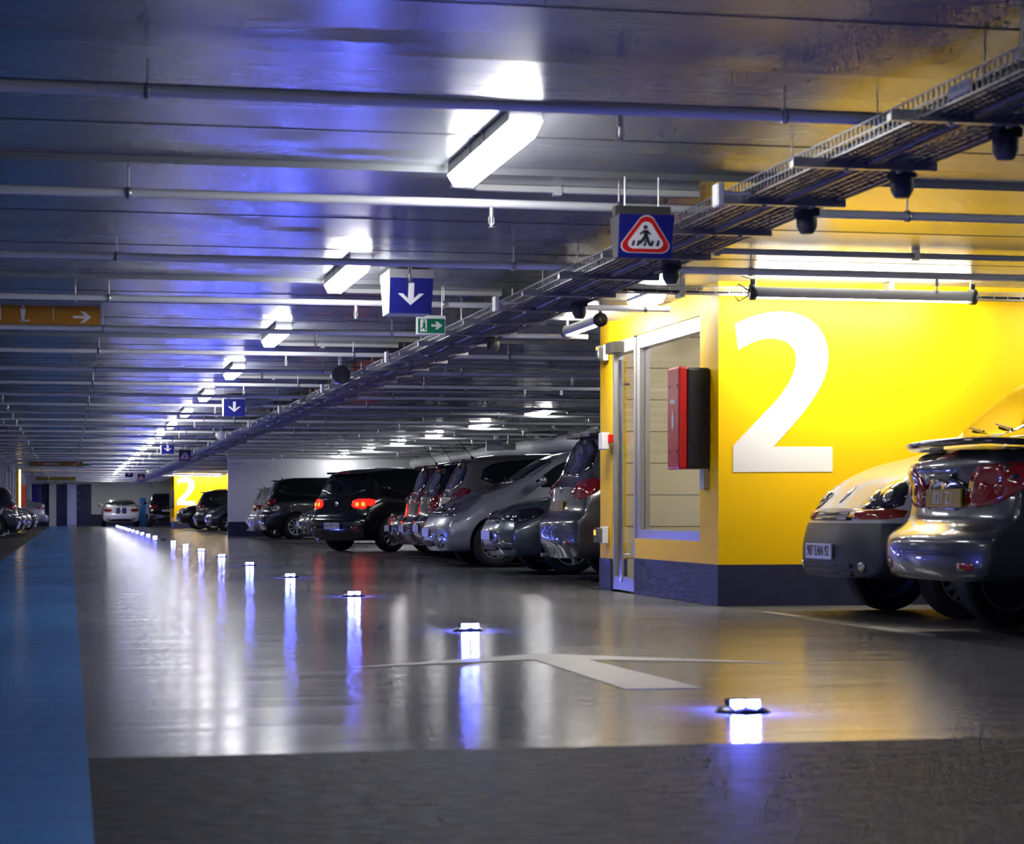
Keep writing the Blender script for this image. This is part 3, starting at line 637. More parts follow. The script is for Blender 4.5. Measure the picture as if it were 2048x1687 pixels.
CT = {
 # L, W, H, wheel radius, front axle, rear axle, top line, belt line, front setback by height, rear setback by height, roof half-width factor
 'hatch': dict(L=4.2, W=1.78, H=1.5, R=.32, xf=.86, xr=3.44, top=[(0,.70),(.1,.765),(.5,.87),(1.0,.95),(1.2,.99),(1.6,1.22),(2.0,1.42),(2.4,1.49),(2.9,1.5),(3.5,1.46),(3.86,1.40),(3.98,1.22),(4.1,1.03),(4.2,.93)],
    belt=[(0,.62),(.5,.78),(1.2,.9),(3.7,1.0),(4.2,.88)], fs=[(.2,.1),(.35,.02),(.5,.0),(.62,.05),(.75,.16)], rs=[(.2,.08),(.4,.0),(.56,.0),(.64,.07),(.95,.12)], ws=(1.02,1.42), rw=(.99,1.38), rwk=.74,
    side=[(1.36,.97),(1.95,1.36),(2.3,1.42),(3.1,1.41),(3.55,1.33),(3.62,1.08),(2.6,1.0)], bz=.5, head=(.70,.09,.27), tail=(.85,.1,.24)),
 'mpv': dict(L=4.1, W=1.74, H=1.6, R=.32, xf=.82, xr=3.36, top=[(0,.72),(.1,.80),(.4,.93),(.8,1.03),(1.0,1.09),(1.4,1.33),(1.8,1.53),(2.3,1.60),(3.2,1.58),(3.7,1.5),(3.9,1.24),(4.0,1.06),(4.1,.95)],
    belt=[(0,.66),(.5,.86),(1.1,1.0),(3.6,1.06),(4.1,.9)], fs=[(.2,.08),(.35,.01),(.5,.0),(.65,.06),(.8,.2)], rs=[(.2,.08),(.4,.0),(.56,.0),(.64,.08),(.98,.14)], ws=(1.12,1.52), rw=(1.03,1.48), rwk=.76,
    side=[(1.25,1.07),(1.8,1.45),(2.2,1.52),(3.1,1.50),(3.5,1.42),(3.6,1.16),(2.6,1.09)], bz=.52, head=(.80,.12,.25), tail=(.98,.13,.22)),
 'suv': dict(L=4.55, W=1.84, H=1.7, R=.35, xf=.9, xr=3.6, top=[(0,.82),(.1,.90),(.5,1.01),(1.1,1.08),(1.3,1.13),(1.7,1.4),(2.1,1.61),(2.6,1.69),(3.5,1.68),(4.15,1.6),(4.28,1.38),(4.42,1.14),(4.55,1.02)],
    belt=[(0,.74),(.5,.92),(1.3,1.04),(4.0,1.12),(4.55,.98)], fs=[(.26,.1),(.4,.02),(.6,.0),(.75,.06),(.9,.15)], rs=[(.26,.08),(.45,.0),(.66,.0),(.74,.09),(1.1,.15)], ws=(1.16,1.6), rw=(1.12,1.57), rwk=.76,
    side=[(1.5,1.12),(2.05,1.52),(2.5,1.6),(3.5,1.58),(3.95,1.5),(4.1,1.24),(2.8,1.15)], bz=.6, head=(.84,.1,.28), tail=(1.0,.13,.24)),
 'van': dict(zb=.27, L=4.0, W=1.66, H=1.82, R=.30, xf=.78, xr=3.42, top=[(0,.76),(.06,.84),(.2,.945),(.55,1.065),(.95,1.16),(1.2,1.24),(1.5,1.49),(1.85,1.73),(2.2,1.81),(3.2,1.82),(3.9,1.79),(3.97,1.5),(4.0,1.3)],
    belt=[(0,.66),(.3,.85),(1.2,1.06),(3.7,1.1),(4.0,1.1)], fs=[(.2,.07),(.3,.02),(.45,.0),(.62,.03),(.70,.07),(.85,.16)], rs=[(.2,.05),(.5,0),(1.2,.03)], ws=(1.26,1.72), rw=(1.1,1.66), rwk=.82,
    side=[(1.42,1.14),(1.92,1.6),(2.2,1.66),(3.5,1.66),(3.6,1.2),(2.4,1.16)], bz=.66, head=(.84,.15,.19), tail=(1.0,.2,.1)),
 'coupe': dict(zb=.33, L=3.97, W=1.70, H=1.37, R=.30, xf=.83, xr=3.08, top=[(0,.66),(.1,.73),(.5,.84),(1.0,.91),(1.2,.95),(1.6,1.17),(2.0,1.33),(2.5,1.37),(2.8,1.35),(3.2,1.23),(3.5,1.14),(3.8,1.125),(3.9,1.10),(3.97,1.05)],
    belt=[(0,.58),(.5,.74),(1.2,.87),(3.4,.97),(3.97,.95)], fs=[(.2,.1),(.35,.02),(.5,.0),(.62,.05),(.75,.16)], rs=[(.2,.14),(.3,.06),(.42,.0),(.57,.0),(.62,.05),(.66,.14),(.9,.18),(1.0,.15),(1.1,.18)], ws=(.98,1.31), rw=(1.17,1.33), rwk=.72,
    side=[(1.36,.94),(1.95,1.26),(2.4,1.31),(2.9,1.27),(3.2,1.05),(2.4,.97)], bz=.6, head=(.64,.08,.25), tail=(.885,.105,.25)),
 'muscle': dict(L=4.77, W=1.90, H=1.40, R=.35, xf=.95, xr=3.7, top=[(0,.74),(.1,.8),(.5,.92),(1.3,.99),(1.5,1.02),(1.9,1.22),(2.2,1.35),(2.7,1.40),(3.2,1.36),(3.8,1.14),(4.1,1.06),(4.6,1.05),(4.72,1.03),(4.77,.98)],
    belt=[(0,.66),(.5,.83),(1.5,.93),(3.9,.99),(4.77,.9)], fs=[(.2,.1),(.35,.02),(.5,.0),(.62,.05),(.75,.12)], rs=[(.2,.1),(.4,.0),(.6,.0),(.68,.05),(1.0,.07)], ws=(1.07,1.34), rw=(1.1,1.36), rwk=.70,
    side=[(1.75,1.02),(2.2,1.28),(2.7,1.33),(3.3,1.27),(3.5,1.08),(2.6,1.04)], bz=.6, head=(.74,.08,.22), tail=(.84,.085,.16)),
}
CUT = {}
def car_shell(kind):
    """smooth lofted shell with wheel arches, cached; returns (vertex/face data, BVH of the closed shell, spec)"""
    if kind in CUT: return CUT[kind]
    s = CT[kind]; L, W = s['L'], s['W']/2; zb0 = s.get('zb', .2 if s['R'] < .34 else .25)
    beltmax = max(v for _, v in s['belt'])
    def sect(x):
        zt = interp(s['top'], x); zb = min(interp(s['belt'], x), zt-.03); g = zt-zb
        w = W*(1-.05*max(0, (0.8-x)/.8)**2-.06*max(0, (x-(L-.9))/.9)**2)
        q = min(1, max(0, g-.06)/(s['H']-beltmax-.1)); q = q*q*(3-2*q)
        wr = w*.86*(1-q) + W*s['rwk']*q; e = min(1, g/.3)
        bot = zb0 + .02*max(0, (.5-x)) 
        m_ = .5*(bot+.18+zb-.12)
        P = [(0,bot),(w*.5,bot),(w*.86,bot),(w*.94,bot+.05),(w*.975,bot+.12)]
        za, zc_ = bot+.12, zb-.1
        for i in range(1, 9):
            t = i/9; z = za+(zc_-za)*t; P.append((w*(.975+.025*min(1, t*2.2) - .006*max(0, t-.55)/.45), z))
        P += [(w*.992,zc_),(w*.972,zb-.03),(w*.94,zb+.008*e)]
        a = (w*.925, zb+.015*e); c_ = (wr, zt-.065*e-.004)
        for t in (.33,.66): P.append((a[0]+(c_[0]-a[0])*t+.012*e*sin(pi*t), a[1]+(c_[1]-a[1])*t))
        P += [c_, (wr-.055, zt-.022*e), (wr*.72, zt-.004), (wr*.38, zt+.006), (0, zt+.009)]
        return P
    xs = [0,.03,.09]; x = .2
    while x < L-.2: xs.append(x); x += .115
    xs += [L-.2,L-.09,L-.03,L]
    S0_, S1_ = .75, .7
    def mapx(x, y, z):
        cr = .20*(abs(y)/W)**3.2
        if x < S0_: x += (interp(s['fs'], z)+cr)*(1-x/S0_)**1.4
        if x > L-S1_: x -= (interp(s['rs'], z)+cr*.62)*(1-(L-x)/S1_)**1.4
        return x
    bm = bmesh.new(); rings = []
    for x in xs:
        P = sect(x); n = len(P)
        full = [(y, z) for y, z in P] + [(-y, z) for y, z in P[-2:0:-1]]
        rings.append([bm.verts.new((mapx(x, y, z), y, z)) for y, z in full])
    N = len(rings[0])
    for a, b_ in zip(rings[:-1], rings[1:]):
        for i in range(N): bm.faces.new((a[i], a[(i+1) % N], b_[(i+1) % N], b_[i]))
    K = 8
    for R_, x in ((rings[0], xs[0]), (rings[-1], xs[-1])):
        P = sect(x); n = len(P); rows = []
        rows.append([R_[0]]*(K+1))
        for i in range(1, n-1):
            rw_ = [R_[i]]
            for k in range(1, K):
                y = P[i][0]*(1-2*k/K); z = P[i][1]; rw_.append(bm.verts.new((mapx(x, y, z), y, z)))
            rw_.append(R_[N-i]); rows.append(rw_)
        rows.append([R_[n-1]]*(K+1))
        for a, b_ in zip(rows[:-1], rows[1:]):
            for k in range(K):
                vs = []
                for v in (a[k], a[k+1], b_[k+1], b_[k]):
                    if v not in vs: vs.append(v)
                if len(vs) > 2: bm.faces.new(vs)
    bmesh.ops.recalc_face_normals(bm, faces=bm.faces)
    for f_ in bm.faces: f_.smooth = True
    me = bpy.data.meshes.new('shell'); bm.to_mesh(me); bm.free()
    o = bpy.data.objects.new('shell', me); COL.objects.link(o)
    sub = o.modifiers.new('s', 'SUBSURF'); sub.levels = 1
    dg = bpy.context.evaluated_depsgraph_get(); sm = bpy.data.meshes.new_from_object(o.evaluated_get(dg))
    bvh = BVHTree.FromPolygons([v.co.copy() for v in sm.vertices], [tuple(p.vertices) for p in sm.polygons])
    o.modifiers.clear(); o.data = sm; sm.materials.append(M['ink']); sm.materials.append(M['ink'])
    cb = MB()
    for xa in (s['xf'], s['xr']):
        for sg in (-1, 1):
            r_ = s['R']*1.13; y0, y1 = sorted((sg*(W-.30), sg*(W+.3)))
            cb.lathe([(0,y0),(r_,y0),(r_,y1),(0,y1)], (xa, 0, s['R']+.015), 'y', 36, 1, smooth=False)
    co_ = cb.build('cutter', [M['ink'], M['ink']])
    bmc = bmesh.new(); bmc.from_mesh(co_.data); bmesh.ops.remove_doubles(bmc, verts=bmc.verts, dist=1e-5); bmesh.ops.recalc_face_normals(bmc, faces=bmc.faces); bmc.to_mesh(co_.data); bmc.free()
    bo = o.modifiers.new('b', 'BOOLEAN'); bo.operation = 'DIFFERENCE'; bo.object = co_; bo.solver = 'EXACT'
    dg = bpy.context.evaluated_depsgraph_get(); dg.update(); res = bpy.data.meshes.new_from_object(o.evaluated_get(dg))
    bpy.data.objects.remove(o); bpy.data.objects.remove(co_)
    # cut lines: bumpers and doors
    bm = bmesh.new(); bm.from_mesh(res)
    d0, d1, d2 = s['ws'] and (s['xf']+s['R']*1.13+.12), (s['xf']+s['xr'])/2+.12, s['xr']-s['R']*.55
    bx0, bx1 = s['xf']-s['R']*1.13-.02, s['xr']+s['R']*1.13+.02
    dbase, dtop = zb0+.16, None
    def bis(co_, no): bmesh.ops.bisect_plane(bm, geom=bm.verts[:]+bm.edges[:]+bm.faces[:], plane_co=co_, plane_no=no)
    for x in (d0, d1, d2, bx0, bx1): bis((x,0,0), (1,0,0))
    bis((0,0,s['bz']), (0,0,1)); bis((0,0,dbase), (0,0,1))
    groups = {}
    for f_ in bm.faces:
        c_ = f_.calc_center_median(); k = 'body'
        if f_.material_index == 1: k = ('liner', c_.x > L/2, c_.y > 0)
        elif c_.z < s['bz'] and c_.x < bx0: k = 'front_bumper'
        elif c_.z < s['bz'] and c_.x > bx1: k = 'rear_bumper'
        elif abs(c_.y) > W*.62 and dbase < c_.z and d0 < c_.x < d2 and (c_.z < interp(s['belt'], c_.x)+.05 or abs(f_.normal.y) > .75) and c_.z < interp(s['top'], c_.x)-.09:
            k = ('door', 'L' if c_.y > 0 else 'R', 0 if c_.x < d1 else 1)
        groups.setdefault(k, []).append(f_)
    out = {}
    bm.verts.index_update()
    for k, fs_ in groups.items():
        idx = {}; vs = []; fl = []
        for f_ in fs_:
            t = []
            for v in f_.verts:
                if v.index not in idx: idx[v.index] = len(vs); vs.append((v.co.x-L/2, v.co.y, v.co.z))
                t.append(idx[v.index])
            fl.append(t)
        out[k] = (vs, fl)
    bm.free()
    CUT[kind] = (out, bvh, s, (d0, d1, d2, dbase)); return CUT[kind]

def dens(poly, d=.06):
    o_ = []
    for (a, b_) in zip(poly, poly[1:]+poly[:1]):
        l = math.hypot(b_[0]-a[0], b_[1]-a[1]); n = max(1, int(l/d))
        o_ += [(a[0]+(b_[0]-a[0])*i/n, a[1]+(b_[1]-a[1])*i/n) for i in range(n)]
    return o_
def roundp(poly, it=2):
    for _ in range(it):
        q = []
        for a, b_ in zip(poly, poly[1:]+poly[:1]):
            q += [(a[0]*.78+b_[0]*.22, a[1]*.78+b_[1]*.22), (a[0]*.22+b_[0]*.78, a[1]*.22+b_[1]*.78)]
        poly = q
    return poly
def patch(q, bvh, L, poly, org, au, d, off=.005, bulge=0, rings=5, mi=0, rnd=1, av=(0,0,1)):
    """lay an outline (u,v) onto the shell by casting along d; a thin raised skin with a tucked rim"""
    poly = dens(roundp(poly, rnd) if rnd else poly); n = len(poly)
    cx = sum(p[0] for p in poly)/n; cy_ = sum(p[1] for p in poly)/n
    org = Vector(org); au = Vector(au); av = Vector(av); d = Vector(d).normalized(); vs = []; fs_ = []
    def hit(u, v):
        p = org+au*u+av*v
        h_, nr, _, _ = bvh.ray_cast(p-d*2.5, d)
        if h_ is None: h_, nr, _, _ = bvh.find_nearest(p)
        if nr.dot(d) > 0: nr = -nr
        return h_, nr
    for ri in range(-1, rings):
        r_ = 1 if ri <= 0 else 1-ri/rings
        for (u, v) in poly:
            h_, nr = hit(cx+(u-cx)*r_, cy_+(v-cy_)*r_)
            e = -.012 if ri == -1 else off+bulge*(1-r_*r_)
            p = h_+nr*e; vs.append((p.x-L/2, p.y, p.z))
    h_, nr = hit(cx, cy_); p = h_+nr*(off+bulge); vs.append((p.x-L/2, p.y, p.z))
    for ri in range(rings):
        for k in range(n): fs_.append((ri*n+k, ri*n+(k+1) % n, (ri+1)*n+(k+1) % n, (ri+1)*n+k))
    for k in range(n): fs_.append((rings*n+k, rings*n+(k+1) % n, len(vs)-1))
    q.add(vs, fs_, mi, True)

def raw(name, data, m_, parent, smooth=True):
    me = bpy.data.meshes.new(name); me.from_pydata(data[0], [], data[1]); me.materials.append(m_)
    me.polygons.foreach_set('use_smooth', [smooth]*len(me.polygons)); me.update()
    if smooth: me.set_sharp_from_angle(angle=radians(38))
    return link(name, me, parent)
WH = {}
def wheel_meshes(R, style):
    key = (R, style)
    if key in WH: return WH[key]
    t = MB(); w_ = .10
    t.lathe([(R*.66,-w_*.8),(R*.75,-w_),(R*.92,-w_*1.02),(R*.985,-w_*.85),(R,-w_*.5),(R,w_*.5),(R*.985,w_*.85),(R*.92,w_*1.02),(R*.75,w_),(R*.66,w_*.8)], (0,0,0), 'y', 40)
    r = MB(); r.lathe([(R*.66,-w_*.85),(R*.645,-w_*.9),(R*.60,-w_*.6),(R*.59,w_*.6),(R*.645,w_*.9),(R*.66,w_*.85)], (0,0,0), 'y', 36)
    r.lathe([(0,-w_*.72),(R*.16,-w_*.70),(R*.18,-w_*.5),(R*.18,0)], (0,0,0), 'y', 20)
    dk = MB(); dk.lathe([(0,0),(R*.6,0.01)], (0,0,0), 'y', 30)
    if style == 'trim':     # pressed wheel trim with vents round the rim
        r.lathe([(R*.17,-w_*.7),(R*.38,-w_*.78),(R*.46,-w_*.85)], (0,0,0), 'y', 36)
        for k in range(14):
            a = 2*pi*k/14; c_, s_ = cos(a), sin(a)
            r.add([(c_*R*.46-s_*.018, -w_*.85, s_*R*.46+c_*.018), (c_*R*.46+s_*.018, -w_*.85, s_*R*.46-c_*.018), (c_*R*.62+s_*.014, -w_*.8, s_*R*.62-c_*.014), (c_*R*.62-s_*.014, -w_*.8, s_*R*.62+c_*.014)], [(0,1,2,3)])
    else:
        ns = {'five': 5, 'ten': 10, 'twin': 5}[style]
        for k in range(ns):
            for dd in ((-.13, .13) if style == 'twin' else (0,)):
                a = 2*pi*k/ns+dd; b_ = 2*pi*k/ns+dd*1.6; hw = .028 if style == 'five' else .012
                c0, s0 = cos(a), sin(a); c1, s1 = cos(b_), sin(b_)
                vs = []
                for (rr, cc, ss, yy, hh) in ((R*.14,c0,s0,-w_*.72,hw*1.2),(R*.62,c1,s1,-w_*.86,hw)):
                    for sg in (-1, 1): vs += [(cc*rr-ss*hh*sg, yy, ss*rr+cc*hh*sg), (cc*rr-ss*hh*sg, yy+.03, ss*rr+cc*hh*sg)]
                r.add(vs, [(0,2,6,4),(1,5,7,3),(0,4,5,1),(2,3,7,6)], 0, True)
    tm = t.build('tire', [M['rubber']]); rm = r.build('rim', [M['hub'] if style == 'trim' else M['rim']]); dm = dk.build('brake_disc', [M['darkgrey']])
    res = (tm.data, rm.data, dm.data)
    for o in (tm, rm, dm): bpy.data.objects.remove(o)
    WH[key] = res; return res

def make_car(kind, label, paintm, loc, end, yaw=0, wheel='five', group=None, lit=False, antenna=False, plate=None, platecol='platew', bumper=None, scale=(1,1,1),
             headm='headlamp', tailm='taillamp', extra=None, grille=True, near=True, tailpoly=None, headpoly=None, cat='car', glass=None, fogpoly=None, fogbar=False):
    """end 'nose' or 'tail' = which end sits at loc (x, y); the car reaches away in +x when yaw=0"""
    parts, bvh, s, dd = car_shell(kind); L, W = s['L'], s['W']/2; glass = glass or M['glass']
    root = empty('car', (0,0,0)); tag(root, label, cat, group)
    body = raw('body', parts['body'], paintm, root)
    bmat = bumper or paintm
    for k in ('front_bumper', 'rear_bumper'): raw(k, parts[k], bmat, root)
    for k, data in parts.items():
        if isinstance(k, tuple) and k[0] == 'liner': raw('wheel_arch_liner', data, M['black'], root, False)
        elif isinstance(k, tuple):
            dr_ = raw('door', data, paintm, root); sg = 1 if k[1] == 'L' else -1; xx = (dd[1] if k[2] == 0 else dd[2])-.14
            q = MB(); zz = interp(s['belt'], xx)-.13; h_, nr, _, _ = bvh.ray_cast(Vector((xx-.07, sg*2, zz)), Vector((0,-sg,0)))
            if h_: 
                y_ = h_.y+sg*.022; q.tube([(xx-.15-L/2, h_.y, zz),(xx-.13-L/2, y_, zz),(xx+.02-L/2, y_, zz),(xx+.04-L/2, h_.y, zz)], .012, 6); q.build('door_handle', [paintm], dr_)
    # seams
    q = MB()
    for sg in (-1, 1):
        for x in dd[:3]:
            z1 = interp(s['belt'], x)-.03; z0 = dd[3]
            if x == dd[2]: z0 = s['R']*2+.12
            patch(q, bvh, L, [(x-.003,z0),(x+.003,z0),(x+.003,z1),(x-.003,z1)], (0,sg*0,0), (1,0,0), (0,-sg,0), .0015, 0, 1, 0, 0)
    q.build('door_seam', [M['ink']], body)
    # glass
    b0, b1 = s['ws']; r0, r1 = s['rw']; K_ = s['rwk']
    q = MB(); patch(q, bvh, L, [(-W*.84,b0+.02),(W*.84,b0+.02),(W*(K_-.07),b1-.03),(-W*(K_-.07),b1-.03)], (0,0,0), (0,1,0), (1,0,0), .005, 0, 6, 0, 1); q.build('windscreen', [glass], root)
    q = MB(); patch(q, bvh, L, [(-W*.78,r0+.02),(W*.78,r0+.02),(W*(K_-.12),r1-.04),(-W*(K_-.12),r1-.04)], (L,0,0), (0,1,0), (-1,0,0), .005, 0, 6, 0, 1); q.build('rear_window', [glass], root)
    sp_ = s['side']; xm = dd[1]
    def clip(poly, x, keep_left):
        o_ = []
        for a, b_ in zip(poly, poly[1:]+poly[:1]):
            ia = (a[0] < x) == keep_left; ib = (b_[0] < x) == keep_left
            if ia: o_.append(a)
            if ia != ib:
                t = (x-a[0])/(b_[0]-a[0]); o_.append((x, a[1]+(b_[1]-a[1])*t))
        return o_
    for sg in (-1, 1):
        for part_ in (clip(sp_, xm-.035, True), clip(sp_, xm+.035, False)):
            q = MB(); patch(q, bvh, L, part_, (0,0,0), (1,0,0), (0,-sg,0), .004, 0, 5, 0, 1); q.build('side_window', [glass], root)
    # lamps
    hz, hh, hw = s['head']; tz, th, tw = s['tail']; al = radians(38)
    for sg in (-1, 1):
        q = MB(); hp = headpoly or [(-hw*1.1,-hh*.5),(hw*.55,-hh*.75),(hw*1.25,hh*.2),(hw*1.05,hh*.9),(-hw*.2,hh*.6)]
        patch(q, bvh, L, hp, (.12, sg*W*.78, hz), (sin(al), sg*cos(al), 0), (cos(al), -sg*sin(al), 0), .004, .012, 4); hl = q.build('headlight', [M[headm]], root)
        for u in (-.06, .07):
            q = MB(); patch(q, bvh, L, [(u+.046*cos(a*pi/4), .046*sin(a*pi/4)) for a in range(8)], (.12, sg*W*.78, hz), (sin(al), sg*cos(al), 0), (cos(al), -sg*sin(al), 0), .019, .006, 2, 0, 0); q.build('reflector', [M['chrome']], hl)
        q = MB(); tp = tailpoly or [(-tw*.9,-th*.6),(tw*.3,-th),(tw*1.1,-th*.2),(tw*1.1,th*.9),(-tw*.7,th*.8)]
        tm_ = M['taillit'] if lit else M[tailm]
        patch(q, bvh, L, tp, (L-.12, sg*W*.78, tz), (-sin(al), sg*cos(al), 0), (-cos(al), -sg*sin(al), 0), .005, .012, 4); tl_ = q.build('tail_light', [tm_], root)
        for u in (-.07, .06):
            q = MB(); patch(q, bvh, L, [(u+.04*cos(a*pi/4), -.01+.04*sin(a*pi/4)) for a in range(8)], (L-.12, sg*W*.78, tz), (-sin(al), sg*cos(al), 0), (-cos(al), -sg*sin(al), 0), .018, .006, 2, 0, 0); q.build('lamp_bulb', [M['taillitcore'] if lit else M['taillamp']], tl_)
        # mirror
        mx_, mz = s['side'][0][0]+.18, s['side'][0][1]+.09
        q = MB(); y_ = sg*(W*.95); q.lathe([(.001,-.1),(.06,-.085),(.078,0),(.07,.08),(.001,.1)], (0,0,0), 'y', 12)
        q.v = [(mx_-L/2+(p[0]*.55), y_+sg*.13+p[1]*1.0, mz+p[2]*.8) for p in q.v]
        q.tube([(mx_-L/2, y_-sg*.06, mz-.05), (mx_-L/2, y_+sg*.06, mz-.02)], .022, 8); q.build('wing_mirror', [paintm], root)
        # rear bumper reflector, front fog
        q = MB(); patch(q, bvh, L, [(-.08,-.022),(.08,-.022),(.08,.022),(-.08,.022)], (L-.1, sg*W*.66, .42), (-sin(.3), sg*cos(.3), 0), (-cos(.3), -sg*sin(.3), 0), .004, .003, 2, 0, 0); q.build('bumper_reflector', [M['taillamp']], root)
        q = MB(); patch(q, bvh, L, fogpoly or [(-.12,-.055),(.12,-.04),(.1,.05),(-.1,.055)], (.1, sg*W*.7, .36), (sin(.45), sg*cos(.45), 0), (cos(.45), -sg*sin(.45), 0), .002, -.004, 3, 0, 1); fg = q.build('fog_light_recess', [M['black']], root)
        q = MB(); patch(q, bvh, L, [(.04*cos(a*pi/5), .04*sin(a*pi/5)) for a in range(10)], (.1, sg*W*.7, .36), (sin(.45), sg*cos(.45), 0), (cos(.45), -sg*sin(.45), 0), .006, .006, 2, 0, 0); q.build('fog_lamp', [M['chrome']], fg)
        if fogbar: q = MB(); patch(q, bvh, L, [(-.19,-.006),(.19,-.006),(.19,.008),(-.19,.008)], (.1, sg*W*.7, .36), (sin(.45), sg*cos(.45), 0), (cos(.45), -sg*sin(.45), 0), .005, 0, 1, 0, 0); q.build('fog_light_bar', [M['chrome']], fg)
    if grille:
        q = MB(); gz = hz-.06; patch(q, bvh, L, [(-W*.5,gz-.05),(W*.5,gz-.05),(W*.46,gz+.035),(-W*.46,gz+.035)], (0,0,0), (0,1,0), (1,0,0), .003, 0, 3); gr = q.build('grille', [M['black']], root)
        q = MB(); patch(q, bvh, L, [(-W*.47,gz-.012),(W*.47,gz-.012),(W*.47,gz+.004),(-W*.47,gz+.004)], (0,0,0), (0,1,0), (1,0,0), .008, 0, 1, 0, 0); q.build('grille_bar', [M['chrome']], gr)
        q = MB(); patch(q, bvh, L, [(-W*.5,.27),(W*.5,.27),(W*.45,.36),(-W*.45,.36)], (0,0,0), (0,1,0), (1,0,0), .003, 0, 3); q.build('air_intake', [M['black']], root)
    # plates
    for e_, xo, dx_ in (('front', 0, 1), ('rear', L, -1)):
        zz = {'front': .46, 'rear': s.get('pz', .46 if kind in ('hatch', 'mpv') else .82)}[e_]
        if kind == 'muscle' and e_ == 'rear': zz = .5
        h_, nr, _, _ = bvh.ray_cast(Vector((xo-dx_*2, 0, zz)), Vector((dx_,0,0)))
        px_ = h_.x-dx_*.012-L/2
        q = MB(); q.box(px_-.006, px_+.006, -.26, .26, zz-.055, zz+.055); pl_ = q.build('license_plate', [M[platecol if e_ == end_plate(end) else 'platew']], root)
        if plate and e_ == end_plate(end):
            rot = (pi/2, 0, -pi/2) if e_ == 'front' else (pi/2, 0, pi/2)
            text(plate, .105, M['ink'] if platecol == 'platew' else M['signwhite'], pl_, (px_-dx_*.008, 0, zz), rot, 'plate_lettering', .86 if len(plate) > 8 else .95)
            if platecol == 'platew' and end == 'tail':
                q = MB(); q.box(px_-.0075, px_+.0075, -.262, -.225, zz-.055, zz+.055); q.box(px_-.0075, px_+.0075, .225, .262, zz-.055, zz+.055); q.build('blue_band', [M['plateblue']], pl_)
    # badge, wiper, exhaust
    h_, nr, _, _ = bvh.ray_cast(Vector((L+2, 0, tz)), Vector((-1,0,0)))
    q = MB(); q.lathe([(0,-.006),(.045,-.006),(.05,.006)], (0,0,0), 'x', 16); q.v = [(h_.x-L/2+.004-p[0], p[1], tz+p[2]) for p in q.v]; q.build('rear_badge', [M['chrome']], root)
    q = MB()
    for pts in ([(-.5,b0+.05),(-.05,b0+.10)], [(.05,b0+.05),(.5,b0+.09)]):
        o_ = []
        for t in (0,.33,.66,1):
            y = W*(pts[0][0]+(pts[1][0]-pts[0][0])*t); z = pts[0][1]+(pts[1][1]-pts[0][1])*t
            h_, nr, _, _ = bvh.ray_cast(Vector((-2,y,z)), Vector((1,0,0))); o_.append((h_.x-.02-L/2, h_.y, h_.z+.012))
        q.tube(o_, .009, 5)
    q.build('wiper', [M['black']], root)
    if kind != 'coupe': q = MB(); q.tube([(L/2-.45,-W*.55,.23 if s['R'] < .34 else .28),(L/2-.03,-W*.55,.22 if s['R'] < .34 else .27)], .025, 10); q.build('exhaust_pipe', [M['steel']], root)
    if antenna:
        ax = s['L']-.55 if antenna == True else antenna; h_, nr, _, _ = bvh.ray_cast(Vector((ax, 0, 3)), Vector((0,0,-1)))
        q = MB(); q.tube([(h_.x-L/2,0,h_.z-.01),(h_.x-L/2+.02,0,h_.z+.03)], [.03,.012], 8); q.tube([(h_.x-L/2+.02,0,h_.z+.03),(h_.x-L/2+.22,0,h_.z+.30)], .0045, 5); q.build('antenna', [M['black']], root)
    tmesh, rmesh, dmesh = wheel_meshes(s['R'], wheel)
    for xa in (s['xf'], s['xr']):
        for sg in (-1, 1):
            w_ = link('wheel', tmesh, root, (xa-L/2, sg*(W-.125), s['R'])); w_.rotation_euler = (0, random.uniform(0, 1), 0 if sg < 0 else pi)
            link('rim', rmesh, w_); link('brake_disc', dmesh, w_)
    if extra: extra(root, bvh, s, L, W, paintm)
    # place
    x, y = loc; hl_ = L*scale[0]/2
    if end == 'nose': rz = yaw; root.location = (x+hl_*cos(rz), y+hl_*sin(rz), 0); root.rotation_euler.z = rz
    else: rz = yaw; root.location = (x+hl_*cos(rz), y+hl_*sin(rz), 0); root.rotation_euler.z = rz+pi
    root.scale = scale
    return root
def end_plate(end): return 'front' if end == 'nose' else 'rear'

def P_(name, c, metal=.5, rough=.3): return paint(name, c, metal, rough)
def third_light(root, bvh, s, L, W, pm):
    z = s['rw'][1]-.0; h_, nr, _, _ = bvh.ray_cast(Vector((L+2, 0, z)), Vector((-1,0,0)))
    q = MB(); q.box(h_.x-.1-L/2, h_.x+.13-L/2, -W*.58, W*.58, z+.0, z+.035); o = q.build('roof_spoiler', [pm], root); md = o.modifiers.new('b', 'BEVEL'); md.width = .012; md.segments = 2
    q = MB(); q.box(h_.x+.128-L/2, h_.x+.136-L/2, -W*.22, W*.22, z+.006, z+.028); q.build('high_brake_light', [M['taillamp']], o)
def roof_rails(root, bvh, s, L, W, pm):
    third_light(root, bvh, s, L, W, pm)
    for sg in (-1, 1):
        q = MB(); pts = []
        for t in range(7):
            x = 1.9+(L-.6-1.9)*t/6; h_, nr, _, _ = bvh.ray_cast(Vector((x, sg*W*.66, 3)), Vector((0,0,-1))); pts.append((x-L/2, sg*W*.66, h_.z+(.045 if 0 < t < 6 else 0)))
        q.tube(pts, .016, 8); q.build('roof_rail', [M['darkgrey']], root)
